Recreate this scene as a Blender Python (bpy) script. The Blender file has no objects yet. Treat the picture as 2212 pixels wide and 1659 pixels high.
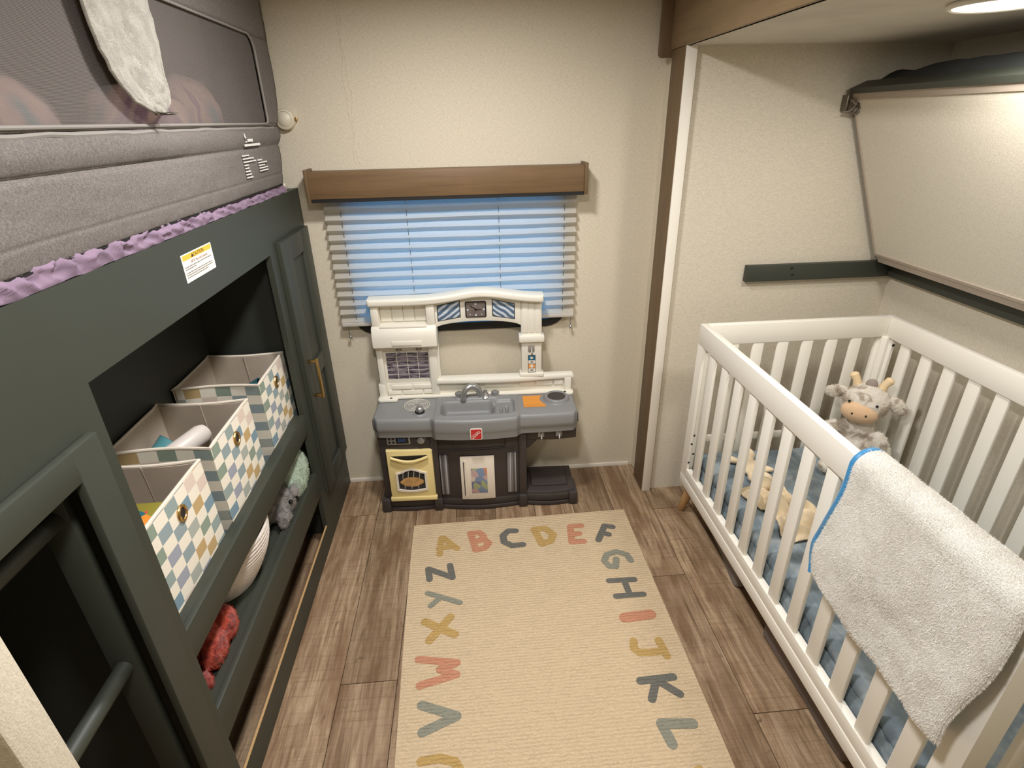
import bpy, bmesh, math, random
from mathutils import Vector, Matrix, noise, Euler
random.seed(7)
PI = math.pi
S = bpy.context.scene
COL = S.collection

# ------------------------------------------------------------------ camera
def set_camera():
    f, yaw, pitch, roll = 1182.63, 0.071136, 0.449448, -0.022216
    cy, sy, cp, sp, cr, sr = math.cos(yaw), math.sin(yaw), math.cos(pitch), math.sin(pitch), math.cos(roll), math.sin(roll)
    fw = Vector((sy*cp, cy*cp, -sp)); r = Vector((cy, -sy, 0)); u = r.cross(fw)
    r2 = r*cr + u*sr; u2 = u*cr - r*sr
    cam = bpy.data.cameras.new('camera'); o = bpy.data.objects.new('camera', cam); COL.objects.link(o)
    cam.sensor_width = 36.0; cam.lens = 36.0*f/2212.0; cam.clip_start = 0.02
    M = Matrix((r2, u2, -fw)).transposed().to_4x4()
    M.translation = Vector((0.01431, -2.29372, 1.60))
    o.matrix_world = M
    S.camera = o
set_camera()

# ------------------------------------------------------------------ world, lights, exposure
W = bpy.data.worlds.new('World'); S.world = W; W.use_nodes = True
bg = W.node_tree.nodes['Background']
bg.inputs[0].default_value = (0.06, 0.40, 1.0, 1); bg.inputs[1].default_value = 2.1
S.view_settings.view_transform = 'Standard'; S.view_settings.look = 'None'
S.view_settings.exposure = 0.0; S.view_settings.gamma = 1.0
S.view_settings.use_curve_mapping = False
def disc_light(name, loc, power, col, size, spread=PI):
    l = bpy.data.lights.new(name, 'AREA'); l.shape = 'DISK'; l.size = size; l.energy = power; l.color = col; l.spread = spread
    o = bpy.data.objects.new(name, l); COL.objects.link(o); o.location = loc
    return o
WARM = (1.0, 0.982, 0.985)
disc_light('ceiling_light_far', (-0.03, -0.88, 2.085), 18.8, WARM, 0.17, math.radians(170))
disc_light('ceiling_light_near', (-0.03, -1.85, 2.085), 18.8, WARM, 0.17, math.radians(170))
disc_light('alcove_light', (1.195, -0.985, 1.793), 6.0, (1.0, 0.975, 0.95), 0.16)

# ------------------------------------------------------------------ materials
def lin(c):
    c = c/255.0
    return c/12.92 if c <= 0.04045 else ((c+0.055)/1.055)**2.4
def rgb(r, g, b): return (lin(r), lin(g), lin(b), 1.0)
class NT:
    def __init__(s, name):
        s.m = bpy.data.materials.new(name); s.m.use_nodes = True; s.t = s.m.node_tree
        s.b = s.t.nodes['Principled BSDF']; s.out = s.t.nodes['Material Output']
    def n(s, typ, **kw):
        nd = s.t.nodes.new(typ)
        for k, v in kw.items():
            if k.startswith('i_'): nd.inputs[k[2:].replace('_', ' ')].default_value = v
            else: setattr(nd, k, v)
        return nd
    def l(s, a, b): s.t.links.new(a, b)
    def coord(s, scale=(1, 1, 1), rot=(0, 0, 0), kind='Object'):
        tc = s.n('ShaderNodeTexCoord'); mp = s.n('ShaderNodeMapping')
        mp.inputs['Scale'].default_value = scale; mp.inputs['Rotation'].default_value = rot
        s.l(tc.outputs[kind], mp.inputs['Vector']); return mp.outputs[0]
    def noise(s, vec, scale, detail=3, rough=0.55, dist=0.0):
        nd = s.n('ShaderNodeTexNoise'); nd.inputs['Scale'].default_value = scale; nd.inputs['Detail'].default_value = detail
        nd.inputs['Roughness'].default_value = rough; nd.inputs['Distortion'].default_value = dist
        s.l(vec, nd.inputs['Vector']); return nd.outputs[0]
    def ramp(s, fac, stops, interp='LINEAR'):
        nd = s.n('ShaderNodeValToRGB'); cr = nd.color_ramp; cr.interpolation = interp
        while len(cr.elements) < len(stops): cr.elements.new(0.5)
        for e, (p, c) in zip(cr.elements, stops): e.position = p; e.color = c
        s.l(fac, nd.inputs[0]); return nd.outputs[0]
    def mix(s, fac, a, b, mode='MIX'):
        nd = s.n('ShaderNodeMix'); nd.data_type = 'RGBA'; nd.blend_type = mode
        for sock, v in ((nd.inputs[0], fac), (nd.inputs[6], a), (nd.inputs[7], b)):
            if hasattr(v, 'is_linked'): s.l(v, sock)
            else: sock.default_value = v
        return nd.outputs[2]
    def math(s, op, a, b=0.5):
        nd = s.n('ShaderNodeMath'); nd.operation = op
        for sock, v in ((nd.inputs[0], a), (nd.inputs[1], b)):
            if hasattr(v, 'is_linked'): s.l(v, sock)
            else: sock.default_value = v
        return nd.outputs[0]
    def bump(s, h, strength=0.3, dist=0.002):
        nd = s.n('ShaderNodeBump'); nd.inputs['Strength'].default_value = strength; nd.inputs['Distance'].default_value = dist
        s.l(h, nd.inputs['Height']); s.l(nd.outputs[0], s.b.inputs['Normal'])
    def base(s, c):
        if hasattr(c, 'is_linked'): s.l(c, s.b.inputs['Base Color'])
        else: s.b.inputs['Base Color'].default_value = c
    def set(s, **kw):
        for k, v in kw.items(): s.b.inputs[k.replace('_', ' ')].default_value = v
def darker(c, k): return (c[0]*k, c[1]*k, c[2]*k, 1)
def simple(name, c, rough=0.5, metal=0.0, var=0.10, vscale=6.0, bump=0.0, bscale=300.0, spec=0.5, sheen=0.0, coat=0.0):
    """plain surface with slight procedural tone variation and micro relief"""
    t = NT(name); v = t.coord()
    nz = t.noise(v, vscale, 4)
    t.base(t.ramp(nz, [(0.3, darker(c, 1-var)), (0.7, darker(c, 1+var*0.5))]))
    t.set(Roughness=rough, Metallic=metal, Specular_IOR_Level=spec)
    if sheen: t.set(Sheen_Weight=sheen)
    if coat: t.set(Coat_Weight=coat)
    if bump: t.bump(t.noise(v, bscale, 2), bump, 0.001)
    return t.m
def fur_mat(name, c1, c2, scale=18, lo=0.42, hi=0.58):
    t = NT(name); v = t.coord()
    nz = t.noise(v, scale, 2, 0.5, 0.4); fine = t.noise(v, 420, 3)
    c = t.ramp(nz, [(lo, c1), (hi, c2)])
    t.base(t.mix(t.math('MULTIPLY', fine, 0.45), c, darker(c1, 0.55)))
    t.set(Roughness=0.95, Specular_IOR_Level=0.1, Sheen_Weight=0.3)
    t.bump(t.noise(v, 260, 4, 0.7, 1.0), 0.9, 0.004)
    return t.m
def wall_mat(name, c):
    t = NT(name); v = t.coord()
    a = t.noise(t.coord((1, 1, 0.25)), 420, 3, 0.6); b = t.noise(t.coord((0.25, 1, 1)), 380, 3, 0.6)
    w = t.math('ADD', a, b)
    big = t.noise(v, 3.0, 3)
    col = t.ramp(w, [(0.35, darker(c, 0.86)), (0.65, darker(c, 1.06))])
    mr = t.n('ShaderNodeMapRange'); t.l(w, mr.inputs[0]); mr.inputs[1].default_value = 0.6; mr.inputs[2].default_value = 1.4
    col = t.ramp(mr.outputs[0], [(0.2, darker(c, 0.84)), (0.8, darker(c, 1.07))])
    t.base(t.mix(t.math('MULTIPLY', big, 0.12), col, darker(c, 0.85)))
    t.set(Roughness=0.75, Specular_IOR_Level=0.25)
    t.bump(w, 0.35, 0.0015)
    return t.m
def wood_mat(name, c, axis='X', rough=0.5):
    t = NT(name)
    sc = {'X': (1.5, 22, 22), 'Y': (22, 1.5, 22), 'Z': (22, 22, 1.5)}[axis]
    v = t.coord(sc); g = t.noise(v, 1.6, 6, 0.65, 0.8); blot = t.noise(t.coord(), 9, 4, 0.6, 0.5)
    col = t.ramp(g, [(0.25, darker(c, 0.66)), (0.5, c), (0.75, darker(c, 1.22))])
    col = t.mix(t.math('MULTIPLY', blot, 0.5), col, darker(c, 0.62))
    t.base(col); t.set(Roughness=rough, Specular_IOR_Level=0.35); t.bump(g, 0.15, 0.001)
    return t.m
def floor_mat():
    t = NT('vinyl_plank')
    oi = t.n('ShaderNodeObjectInfo'); rnd = oi.outputs['Random']
    tc = t.n('ShaderNodeTexCoord'); off = t.n('ShaderNodeVectorMath'); off.operation = 'ADD'
    cmb = t.n('ShaderNodeCombineXYZ'); t.l(t.math('MULTIPLY', rnd, 31.0), cmb.inputs[0]); t.l(t.math('MULTIPLY', rnd, 17.0), cmb.inputs[1])
    t.l(tc.outputs['Object'], off.inputs[0]); t.l(cmb.outputs[0], off.inputs[1])
    def mp(sc):
        m = t.n('ShaderNodeMapping'); m.inputs['Scale'].default_value = sc; t.l(off.outputs[0], m.inputs[0]); return m.outputs[0]
    grain = t.noise(mp((26, 1.6, 1)), 2.2, 7, 0.7, 0.6)
    patch = t.noise(mp((5, 1.3, 1)), 2.0, 4, 0.6, 0.7)
    saw = t.noise(mp((2.0, 60, 1)), 2.0, 3, 0.7, 0.2)
    knot = t.noise(mp((9, 5, 1)), 3.0, 3, 0.6, 1.0)
    a, b, c = rgb(88, 66, 46), rgb(152, 127, 98), rgb(188, 164, 134)
    col = t.ramp(grain, [(0.28, a), (0.5, b), (0.72, c)])
    col = t.mix(t.ramp(patch, [(0.42, (0, 0, 0, 1)), (0.64, (0.8, 0.8, 0.8, 1))]), col, rgb(112, 83, 58))
    sw = t.ramp(saw, [(0.5, (0, 0, 0, 1)), (0.7, (0.35, 0.35, 0.35, 1))])
    col = t.mix(sw, col, rgb(95, 72, 52))
    kn = t.ramp(knot, [(0.66, (0, 0, 0, 1)), (0.78, (0.7, 0.7, 0.7, 1))])
    col = t.mix(kn, col, rgb(72, 50, 34))
    hsv = t.n('ShaderNodeHueSaturation'); t.l(col, hsv.inputs['Color'])
    t.l(t.math('ADD', t.math('MULTIPLY', rnd, 0.3), 0.86), hsv.inputs['Value']); hsv.inputs['Saturation'].default_value = 0.97
    t.base(hsv.outputs[0]); t.set(Roughness=0.5, Specular_IOR_Level=0.3); t.bump(t.math('ADD', grain, saw), 0.25, 0.0012)
    return t.m
def rug_mat(name, c, dark=0.72):
    t = NT(name); v = t.coord()
    wv = t.n('ShaderNodeTexWave'); wv.wave_type = 'BANDS'; wv.bands_direction = 'Y'; wv.inputs['Scale'].default_value = 28.0
    wv.inputs['Distortion'].default_value = 3.0; wv.inputs['Detail'].default_value = 2; wv.inputs['Detail Scale'].default_value = 3
    t.l(v, wv.inputs[0]); h = wv.outputs['Fac']
    nz = t.noise(t.coord((60, 240, 60)), 2.0, 3, 0.7); big = t.noise(v, 5, 3)
    col = t.ramp(h, [(0.0, darker(c, dark)), (0.35, darker(c, 0.97)), (1.0, darker(c, 1.04))])
    brk = t.ramp(t.noise(t.coord((9, 70, 1)), 2.0, 3, 0.7), [(0.38, (0, 0, 0, 1)), (0.58, (1, 1, 1, 1))])
    col = t.mix(brk, darker(c, 1.0), col)
    col = t.mix(t.ramp(nz, [(0.45, (0, 0, 0, 1)), (0.7, (0.75, 0.75, 0.75, 1))]), col, darker(c, 0.68))
    col = t.mix(t.math('MULTIPLY', big, 0.15), col, darker(c, 0.8))
    t.base(col); t.set(Roughness=0.95, Specular_IOR_Level=0.1)
    t.bump(t.math('ADD', h, t.math('MULTIPLY', nz, 0.8)), 0.7, 0.003)
    return t.m
def heather(name, c, amt=0.35):
    t = NT(name); v = t.coord()
    a = t.noise(t.coord((1, 2.2, 0.7)), 240, 3, 0.7); b = t.noise(t.coord((1, 0.6, 2.4)), 300, 3, 0.7)
    m = t.math('ADD', a, b); mr = t.n('ShaderNodeMapRange'); t.l(m, mr.inputs[0]); mr.inputs[1].default_value = 0.7; mr.inputs[2].default_value = 1.3
    t.base(t.ramp(mr.outputs[0], [(0.1, darker(c, 1-amt)), (0.5, c), (0.9, darker(c, 1+amt))]))
    t.set(Roughness=0.95, Specular_IOR_Level=0.1); t.bump(m, 0.4, 0.001)
    return t.m
PALETTE = [rgb(142, 156, 140), rgb(194, 166, 118), rgb(148, 162, 164), rgb(158, 162, 172), rgb(220, 202, 188), rgb(128, 152, 164), rgb(172, 176, 166), rgb(150, 164, 160)]
def check_mat(name, axis, cw, chh, dim, hatch):
    """printed check cloth: every second rectangle tinted"""
    t = NT(name); tc = t.n('ShaderNodeTexCoord'); sp = t.n('ShaderNodeSeparateXYZ'); t.l(tc.outputs['Object'], sp.inputs[0])
    p = t.math('FLOOR', t.math('MULTIPLY', sp.outputs[axis], 1/cw)); q = t.math('FLOOR', t.math('MULTIPLY', sp.outputs[2], 1/chh))
    par = t.math('MODULO', t.math('ABSOLUTE', t.math('ADD', p, q)), 2.0)
    cb = t.n('ShaderNodeCombineXYZ'); t.l(p, cb.inputs[0]); t.l(q, cb.inputs[1])
    wn = t.n('ShaderNodeTexWhiteNoise'); wn.noise_dimensions = '3D'; t.l(cb.outputs[0], wn.inputs['Vector'])
    n = len(PALETTE)
    pal = t.ramp(wn.outputs['Value'], [(i/n, darker(c, dim)) for i, c in enumerate(PALETTE)], 'CONSTANT')
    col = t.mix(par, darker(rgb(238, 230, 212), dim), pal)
    t.base(col); t.set(Roughness=0.85, Specular_IOR_Level=0.2); t.bump(t.noise(t.coord(), 500, 2), 0.25, 0.0008)
    return t.m
def mesh_net(name, c, dens, scale=520):
    """see-through woven net"""
    t = NT(name); v = t.coord()
    ws = []
    for d in ('Y', 'Z'):
        wv = t.n('ShaderNodeTexWave'); wv.bands_direction = d; wv.inputs['Scale'].default_value = scale/10; t.l(v, wv.inputs[0]); ws.append(wv.outputs['Fac'])
    f = t.math('MAXIMUM', ws[0], ws[1])
    f = t.math('MULTIPLY', f, dens)
    tr = t.n('ShaderNodeBsdfTransparent'); mx = t.n('ShaderNodeMixShader')
    t.base(c); t.set(Roughness=0.9, Specular_IOR_Level=0.1)
    t.l(f, mx.inputs[0]); t.l(tr.outputs[0], mx.inputs[1]); t.l(t.b.outputs[0], mx.inputs[2]); t.l(mx.outputs[0], t.out.inputs[0])
    return t.m
def pleat_mat():
    t = NT('pleated_paper'); v = t.coord((1, 1, 1))
    nz = t.noise(t.coord((40, 200, 200)), 2.0, 4, 0.6); c = rgb(226, 220, 206)
    col = t.ramp(nz, [(0.3, darker(c, 0.9)), (0.7, c)])
    tl = t.n('ShaderNodeBsdfTranslucent'); mx = t.n('ShaderNodeMixShader'); mx.inputs[0].default_value = 0.5
    t.base(col); t.l(col, tl.inputs[0]); t.set(Roughness=0.9, Specular_IOR_Level=0.1)
    t.l(t.b.outputs[0], mx.inputs[1]); t.l(tl.outputs[0], mx.inputs[2]); t.l(mx.outputs[0], t.out.inputs[0])
    t.bump(nz, 0.3, 0.001)
    return t.m
def glass_mat():
    t = NT('window_glass'); tr = t.n('ShaderNodeBsdfTransparent'); gl = t.n('ShaderNodeBsdfGlossy'); gl.inputs['Roughness'].default_value = 0.02
    mx = t.n('ShaderNodeMixShader'); mx.inputs[0].default_value = 0.08
    t.l(tr.outputs[0], mx.inputs[1]); t.l(gl.outputs[0], mx.inputs[2]); t.l(mx.outputs[0], t.out.inputs[0])
    return t.m
def emit_mat(name, c, k):
    t = NT(name); t.base(c); t.set(Emission_Color=c, Emission_Strength=k); return t.m

M = {}
M['wall'] = wall_mat('linen_wallpaper', rgb(214, 204, 182))
M['wall2'] = wall_mat('linen_wallpaper_alcove', rgb(214, 205, 186))
M['ceil'] = simple('ceiling_panel', rgb(206, 200, 186), 0.7, bump=0.1)
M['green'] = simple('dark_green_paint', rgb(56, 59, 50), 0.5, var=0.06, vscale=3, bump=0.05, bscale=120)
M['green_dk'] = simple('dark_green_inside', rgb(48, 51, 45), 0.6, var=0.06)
M['woodX'] = wood_mat('brown_wood_x', rgb(118, 93, 64), 'X')
M['woodY'] = wood_mat('brown_wood_y', rgb(136, 113, 82), 'Y')
M['woodZ'] = wood_mat('brown_wood_z', rgb(112, 90, 63), 'Z')
M['rawwood'] = wood_mat('raw_plywood', rgb(196, 160, 112), 'Y')
M['floor'] = floor_mat()
M['subfloor'] = simple('subfloor', rgb(60, 44, 30), 0.9)
M['rug'] = rug_mat('rug_weave', rgb(214, 191, 157))
for k, c in dict(gold=(194, 161, 102), terra=(202, 144, 114), slate=(116, 114, 106), sage=(148, 147, 131)).items():
    M['rug_'+k] = rug_mat('rug_'+k, rgb(*c), 0.62)
M['whitetrim'] = simple('white_trim', rgb(236, 230, 216), 0.45, var=0.03)
M['crib'] = simple('white_lacquer', rgb(240, 235, 222), 0.38, var=0.03, vscale=3)
M['legwood'] = wood_mat('pale_leg_wood', rgb(198, 158, 108), 'Z')
M['black'] = simple('black_frame', rgb(22, 21, 21), 0.5)
M['latch'] = simple('dull_steel', rgb(120, 112, 100), 0.35, metal=0.8)
M['hole'] = simple('dark_hole', rgb(40, 36, 32), 0.7)
M['brass'] = simple('brushed_brass', rgb(206, 172, 112), 0.28, metal=1.0, var=0.1, vscale=60)
M['chrome'] = simple('satin_silver', rgb(190, 190, 188), 0.3, metal=0.85, var=0.08)
M['pleat'] = pleat_mat(); M['glass'] = glass_mat()
M['cord'] = simple('grey_cord', rgb(92, 90, 86), 0.8)
M['rail'] = simple('shade_rail', rgb(196, 190, 180), 0.5)
M['heather'] = heather('grey_heather_cloth', rgb(112, 106, 101), 0.34)
M['heather2'] = simple('grey_binding', rgb(134, 128, 121), 0.9, bump=0.2)
M['net'] = mesh_net('grey_net', rgb(118, 111, 106), 0.84, 1500)
M['sheer'] = fur_mat('white_sheer_cloth', rgb(186, 180, 166), rgb(168, 162, 150), 30)
M['lilac'] = simple('lilac_jersey', rgb(132, 111, 130), 0.9, var=0.14, vscale=20, bump=0.2)
M['print'] = simple('white_print', rgb(226, 222, 214), 0.8)
M['paper'] = simple('label_paper', rgb(236, 230, 218), 0.6, var=0.03)
M['yellow'] = simple('label_yellow', rgb(232, 186, 62), 0.6)
M['ink'] = simple('black_ink', rgb(40, 38, 36), 0.7)
M['inkgrey'] = simple('grey_ink', rgb(128, 122, 112), 0.7)
M['inkred'] = simple('red_ink', rgb(150, 96, 92), 0.7)
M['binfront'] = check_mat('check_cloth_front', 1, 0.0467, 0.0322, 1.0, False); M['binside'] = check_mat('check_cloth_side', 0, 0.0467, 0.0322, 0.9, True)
M['binlining'] = simple('taupe_lining', rgb(190, 176, 158), 0.9, var=0.1, vscale=9, bump=0.3, bscale=160)
M['bintrim'] = simple('cream_binding', rgb(224, 212, 194), 0.85, bump=0.2)
M['sheetblue'] = None

def sheet_mat():
    t = NT('blue_tonal_sheet'); v = t.coord()
    a = t.noise(v, 9, 3, 0.6, 0.6); b = t.noise(t.coord((14, 2, 14)), 3, 3, 0.6)
    m = t.math('ADD', t.math('MULTIPLY', a, 0.7), t.math('MULTIPLY', b, 0.3))
    t.base(t.ramp(m, [(0.35, rgb(104, 117, 126)), (0.5, rgb(126, 138, 145)), (0.62, rgb(152, 160, 163))]))
    t.set(Roughness=0.9, Specular_IOR_Level=0.15); t.bump(t.noise(v, 300, 3), 0.3, 0.001)
    return t.m
M['sheetblue'] = sheet_mat()
M['fleece'] = fur_mat('white_fleece', rgb(246, 243, 234), rgb(238, 234, 224), 14)
M['satin'] = simple('blue_satin', rgb(52, 136, 188), 0.4, var=0.2, vscale=30, sheen=0.3)
M['cowfur'] = fur_mat('cow_fur', rgb(244, 236, 222), rgb(190, 174, 154), 22, 0.50, 0.58)
M['tan'] = simple('tan_felt', rgb(220, 184, 146), 0.95, bump=0.4, bscale=400, sheen=0.2)
M['hornfelt'] = simple('horn_felt', rgb(232, 206, 164), 0.95, bump=0.3, bscale=400)
M['tuft'] = simple('grey_felt', rgb(150, 138, 128), 0.95, bump=0.4)
M['lovey'] = simple('cream_velour', rgb(232, 212, 178), 0.95, var=0.12, vscale=25, bump=0.3, bscale=200, sheen=0.2)
M['lovey2'] = simple('beige_velour', rgb(214, 194, 160), 0.95, var=0.15, vscale=20, bump=0.3, bscale=200, sheen=0.2)
M['greyfur'] = fur_mat('grey_fur', rgb(142, 136, 130), rgb(104, 100, 97), 40)
M['mintfur'] = fur_mat('mint_fur', rgb(186, 202, 180), rgb(160, 176, 156), 45)
M['redfur'] = fur_mat('coral_fur', rgb(190, 76, 54), rgb(140, 44, 36), 40)
M['rope'] = simple('white_rope', rgb(214, 204, 192), 0.9, var=0.12, vscale=60, bump=0.5, bscale=260)
M['eye'] = simple('black_glass_eye', rgb(12, 12, 12), 0.08, coat=0.5)
M['storage'] = simple('grey_brown_canvas', rgb(122, 110, 102), 0.85, bump=0.3, bscale=260)
M['storage2'] = simple('grey_canvas', rgb(140, 132, 126), 0.85, bump=0.3, bscale=260)
M['pw'] = simple('white_plastic', rgb(232, 227, 212), 0.42, var=0.03, bump=0.06, bscale=160)
M['pg'] = simple('grey_plastic', rgb(132, 132, 131), 0.45, var=0.05, bump=0.1, bscale=260)
M['pd'] = simple('dark_brown_plastic', rgb(58, 51, 49), 0.5, var=0.08, bump=0.12, bscale=260)
M['py'] = simple('yellow_plastic', rgb(232, 212, 148), 0.4, var=0.04)
M['pc'] = simple('cream_plastic', rgb(228, 218, 202), 0.4, var=0.03)
M['silver'] = simple('silver_plastic', rgb(150, 148, 146), 0.35, metal=0.35)
M['red'] = simple('red_badge', rgb(196, 38, 44), 0.45, var=0.05)
M['orange'] = wood_mat('orange_board_print', rgb(226, 150, 62), 'X')
M['bluprint'] = simple('blue_pane_print', rgb(98, 122, 146), 0.4, var=0.35, vscale=40)
M['lightprint'] = simple('pale_streak_print', rgb(196, 206, 216), 0.5)
M['clockface'] = simple('taupe_clock_print', rgb(112, 100, 94), 0.5, var=0.3, vscale=40)
M['tealprint'] = simple('teal_print', rgb(36, 104, 134), 0.5)
M['orgprint'] = simple('orange_print', rgb(226, 156, 88), 0.5, var=0.2, vscale=60)
M['creamprint'] = simple('cream_print', rgb(196, 192, 174), 0.5)
M['brown'] = simple('roast_print', rgb(196, 152, 96), 0.6, var=0.4, vscale=50)
M['lcd'] = simple('lcd_blue_print', rgb(66, 110, 190), 0.5)
def tile_mat():
    t = NT('purple_tile_print'); tc = t.n('ShaderNodeTexCoord'); sp = t.n('ShaderNodeSeparateXYZ'); t.l(tc.outputs['Object'], sp.inputs[0])
    v = t.coord((9, 1, 42)); nz = t.noise(v, 1.6, 2, 0.5, 1.6)
    t.base(t.ramp(nz, [(0.3, rgb(40, 38, 46)), (0.48, rgb(96, 88, 100)), (0.6, rgb(150, 138, 146)), (0.75, rgb(70, 64, 78))]))
    t.set(Roughness=0.4); return t.m
M['tile'] = tile_mat()
def stripe_mat():
    t = NT('brushed_steel_print'); nz = t.noise(t.coord((160, 1, 1)), 1.0, 2)
    t.base(t.ramp(nz, [(0.35, rgb(70, 66, 66)), (0.5, rgb(120, 116, 118)), (0.68, rgb(190, 192, 198))])); t.set(Roughness=0.4, Metallic=0.2); return t.m
M['steel'] = stripe_mat()
def food_mat():
    t = NT('food_photo_print'); vo = t.n('ShaderNodeTexVoronoi'); vo.inputs['Scale'].default_value = 36; t.l(t.coord(), vo.inputs['Vector'])
    n = [rgb(120, 138, 164), rgb(186, 158, 156), rgb(190, 128, 104), rgb(158, 166, 124), rgb(206, 190, 174), rgb(112, 116, 142)]
    sx = t.n('ShaderNodeSeparateColor'); t.l(vo.outputs['Color'], sx.inputs[0])
    t.base(t.ramp(sx.outputs[0], [(i/6, c) for i, c in enumerate(n)], 'CONSTANT')); t.set(Roughness=0.4); return t.m
M['food'] = food_mat()
def streak_mat(name, ang):
    t = NT(name); wv = t.n('ShaderNodeTexWave'); wv.bands_direction = 'X'; wv.inputs['Scale'].default_value = 15; wv.inputs['Distortion'].default_value = 2.5; wv.inputs['Detail'].default_value = 2; wv.inputs['Detail Scale'].default_value = 1.2
    t.l(t.coord((1, 1, 1), (0, ang, 0)), wv.inputs[0])
    t.base(t.ramp(wv.outputs['Fac'], [(0.25, rgb(84, 106, 130)), (0.55, rgb(128, 148, 168)), (0.8, rgb(206, 214, 222))])); t.set(Roughness=0.4); return t.m
M['pane_l'] = streak_mat('pane_streak_print_left', math.radians(-52)); M['pane_r'] = streak_mat('pane_streak_print_right', math.radians(52))
def hair_mat(name, c1, c2, scale, lo, hi):
    t = NT(name); nz = t.noise(t.coord(), scale, 2, 0.5, 0.4); col = t.ramp(nz, [(lo, c1), (hi, c2)])
    tl = t.n('ShaderNodeBsdfTranslucent'); mx = t.n('ShaderNodeMixShader'); mx.inputs[0].default_value = 0.45
    t.base(col); t.l(col, tl.inputs[0]); t.set(Roughness=1.0, Specular_IOR_Level=0.05)
    t.l(t.b.outputs[0], mx.inputs[1]); t.l(tl.outputs[0], mx.inputs[2]); t.l(mx.outputs[0], t.out.inputs[0]); return t.m
M['cowhair'] = hair_mat('cow_pile', rgb(250, 244, 232), rgb(200, 184, 164), 22, 0.50, 0.58)
M['fleecehair'] = hair_mat('fleece_pile', rgb(252, 250, 244), rgb(246, 242, 234), 14, 0.42, 0.58)
M['greyhair'] = hair_mat('grey_pile', rgb(158, 151, 144), rgb(116, 111, 107), 40, 0.42, 0.58)
M['minthair'] = hair_mat('mint_pile', rgb(200, 214, 192), rgb(174, 190, 168), 45, 0.42, 0.58)
M['redhair'] = hair_mat('coral_pile', rgb(220, 98, 70), rgb(170, 60, 46), 40, 0.42, 0.58)
def comforter_mat():
    t = NT('patterned_comforter'); v = t.coord(); nz = t.noise(v, 5, 2, 0.5, 1.5)
    t.base(t.ramp(nz, [(0.3, rgb(120, 140, 140)), (0.42, rgb(196, 160, 150)), (0.52, rgb(214, 178, 160)), (0.6, rgb(150, 110, 130)), (0.72, rgb(206, 170, 156))]))
    t.set(Roughness=0.9); return t.m
M['comforter'] = comforter_mat()
def patch_mat():
    t = NT('bright_shape_print'); vo = t.n('ShaderNodeTexVoronoi'); vo.inputs['Scale'].default_value = 22; t.l(t.coord(), vo.inputs['Vector'])
    n = [rgb(200, 86, 60), rgb(226, 140, 50), rgb(40, 104, 110), rgb(206, 196, 168), rgb(140, 130, 50)]
    sx = t.n('ShaderNodeSeparateColor'); t.l(vo.outputs['Color'], sx.inputs[0])
    t.base(t.ramp(sx.outputs[0], [(i/5, c) for i, c in enumerate(n)], 'CONSTANT')); t.set(Roughness=0.5); return t.m
M['toyprint'] = patch_mat()
M['teal'] = simple('teal_plastic', rgb(84, 142, 148), 0.4)
M['tealdk'] = simple('dark_teal_plastic', rgb(48, 92, 96), 0.4)
M['bottle'] = simple('white_bottle', rgb(222, 212, 202), 0.4)
M['lampglow'] = emit_mat('lamp_diffuser', (1.0, 0.93, 0.78, 1), 9.0)
M['cream_puck'] = simple('cream_lamp_plastic', rgb(212, 203, 180), 0.4)
M['bunkwhite'] = wall_mat('bunk_underside', rgb(216, 208, 190))
M['rim'] = simple('beige_rim', rgb(176, 162, 146), 0.6)
M['dkcloth'] = simple('black_mattress_cloth', rgb(34, 36, 35), 0.95, bump=0.5, bscale=120)

# ------------------------------------------------------------------ mesh helpers
def NB(): return bmesh.new()
def faces_of(vs): return list({f for v in vs for f in v.link_faces})
def box(bm, x0, x1, y0, y1, z0, z1, bev=0.0, seg=2):
    if x0 > x1: x0, x1 = x1, x0
    if y0 > y1: y0, y1 = y1, y0
    if z0 > z1: z0, z1 = z1, z0
    r = bmesh.ops.create_cube(bm, size=1.0); vs = r['verts']
    for v in vs: v.co = Vector((x0+(v.co.x+.5)*(x1-x0), y0+(v.co.y+.5)*(y1-y0), z0+(v.co.z+.5)*(z1-z0)))
    if bev > 0:
        es = list({e for v in vs for e in v.link_edges})
        r = bmesh.ops.bevel(bm, geom=es, offset=bev, segments=seg, profile=0.5, affect='EDGES')
        vs = r['verts']
    return vs
def bxm(*a, **k):
    bm = NB(); box(bm, *a, **k); return bm
def xf(vs, mat):
    for v in vs: v.co = mat @ v.co
    return vs
def prism(bm, pts, axis, a0, a1, bev=0.0, seg=2):
    """extrude a 2-D outline; axis 'X': pts=(y,z), 'Y': pts=(x,z), 'Z': pts=(x,y)"""
    def mk(p, a): return {'X': (a, p[0], p[1]), 'Y': (p[0], a, p[1]), 'Z': (p[0], p[1], a)}[axis]
    A = [bm.verts.new(mk(p, a0)) for p in pts]; B = [bm.verts.new(mk(p, a1)) for p in pts]
    n = len(pts); fs = [bm.faces.new(A), bm.faces.new(B[::-1])]
    for i in range(n): fs.append(bm.faces.new((A[i], B[i], B[(i+1) % n], A[(i+1) % n])))
    bmesh.ops.recalc_face_normals(bm, faces=fs)
    if bev > 0:
        es = list({e for f in fs[:2] for e in f.edges})
        bmesh.ops.bevel(bm, geom=es, offset=bev, segments=seg, profile=0.5, affect='EDGES')
    return A+B
def frame(t, up=Vector((0, 0, 1))):
    t = t.normalized()
    if abs(t.dot(up)) > 0.95: up = Vector((1, 0, 0))
    a = t.cross(up).normalized(); return a, t.cross(a).normalized()
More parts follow.
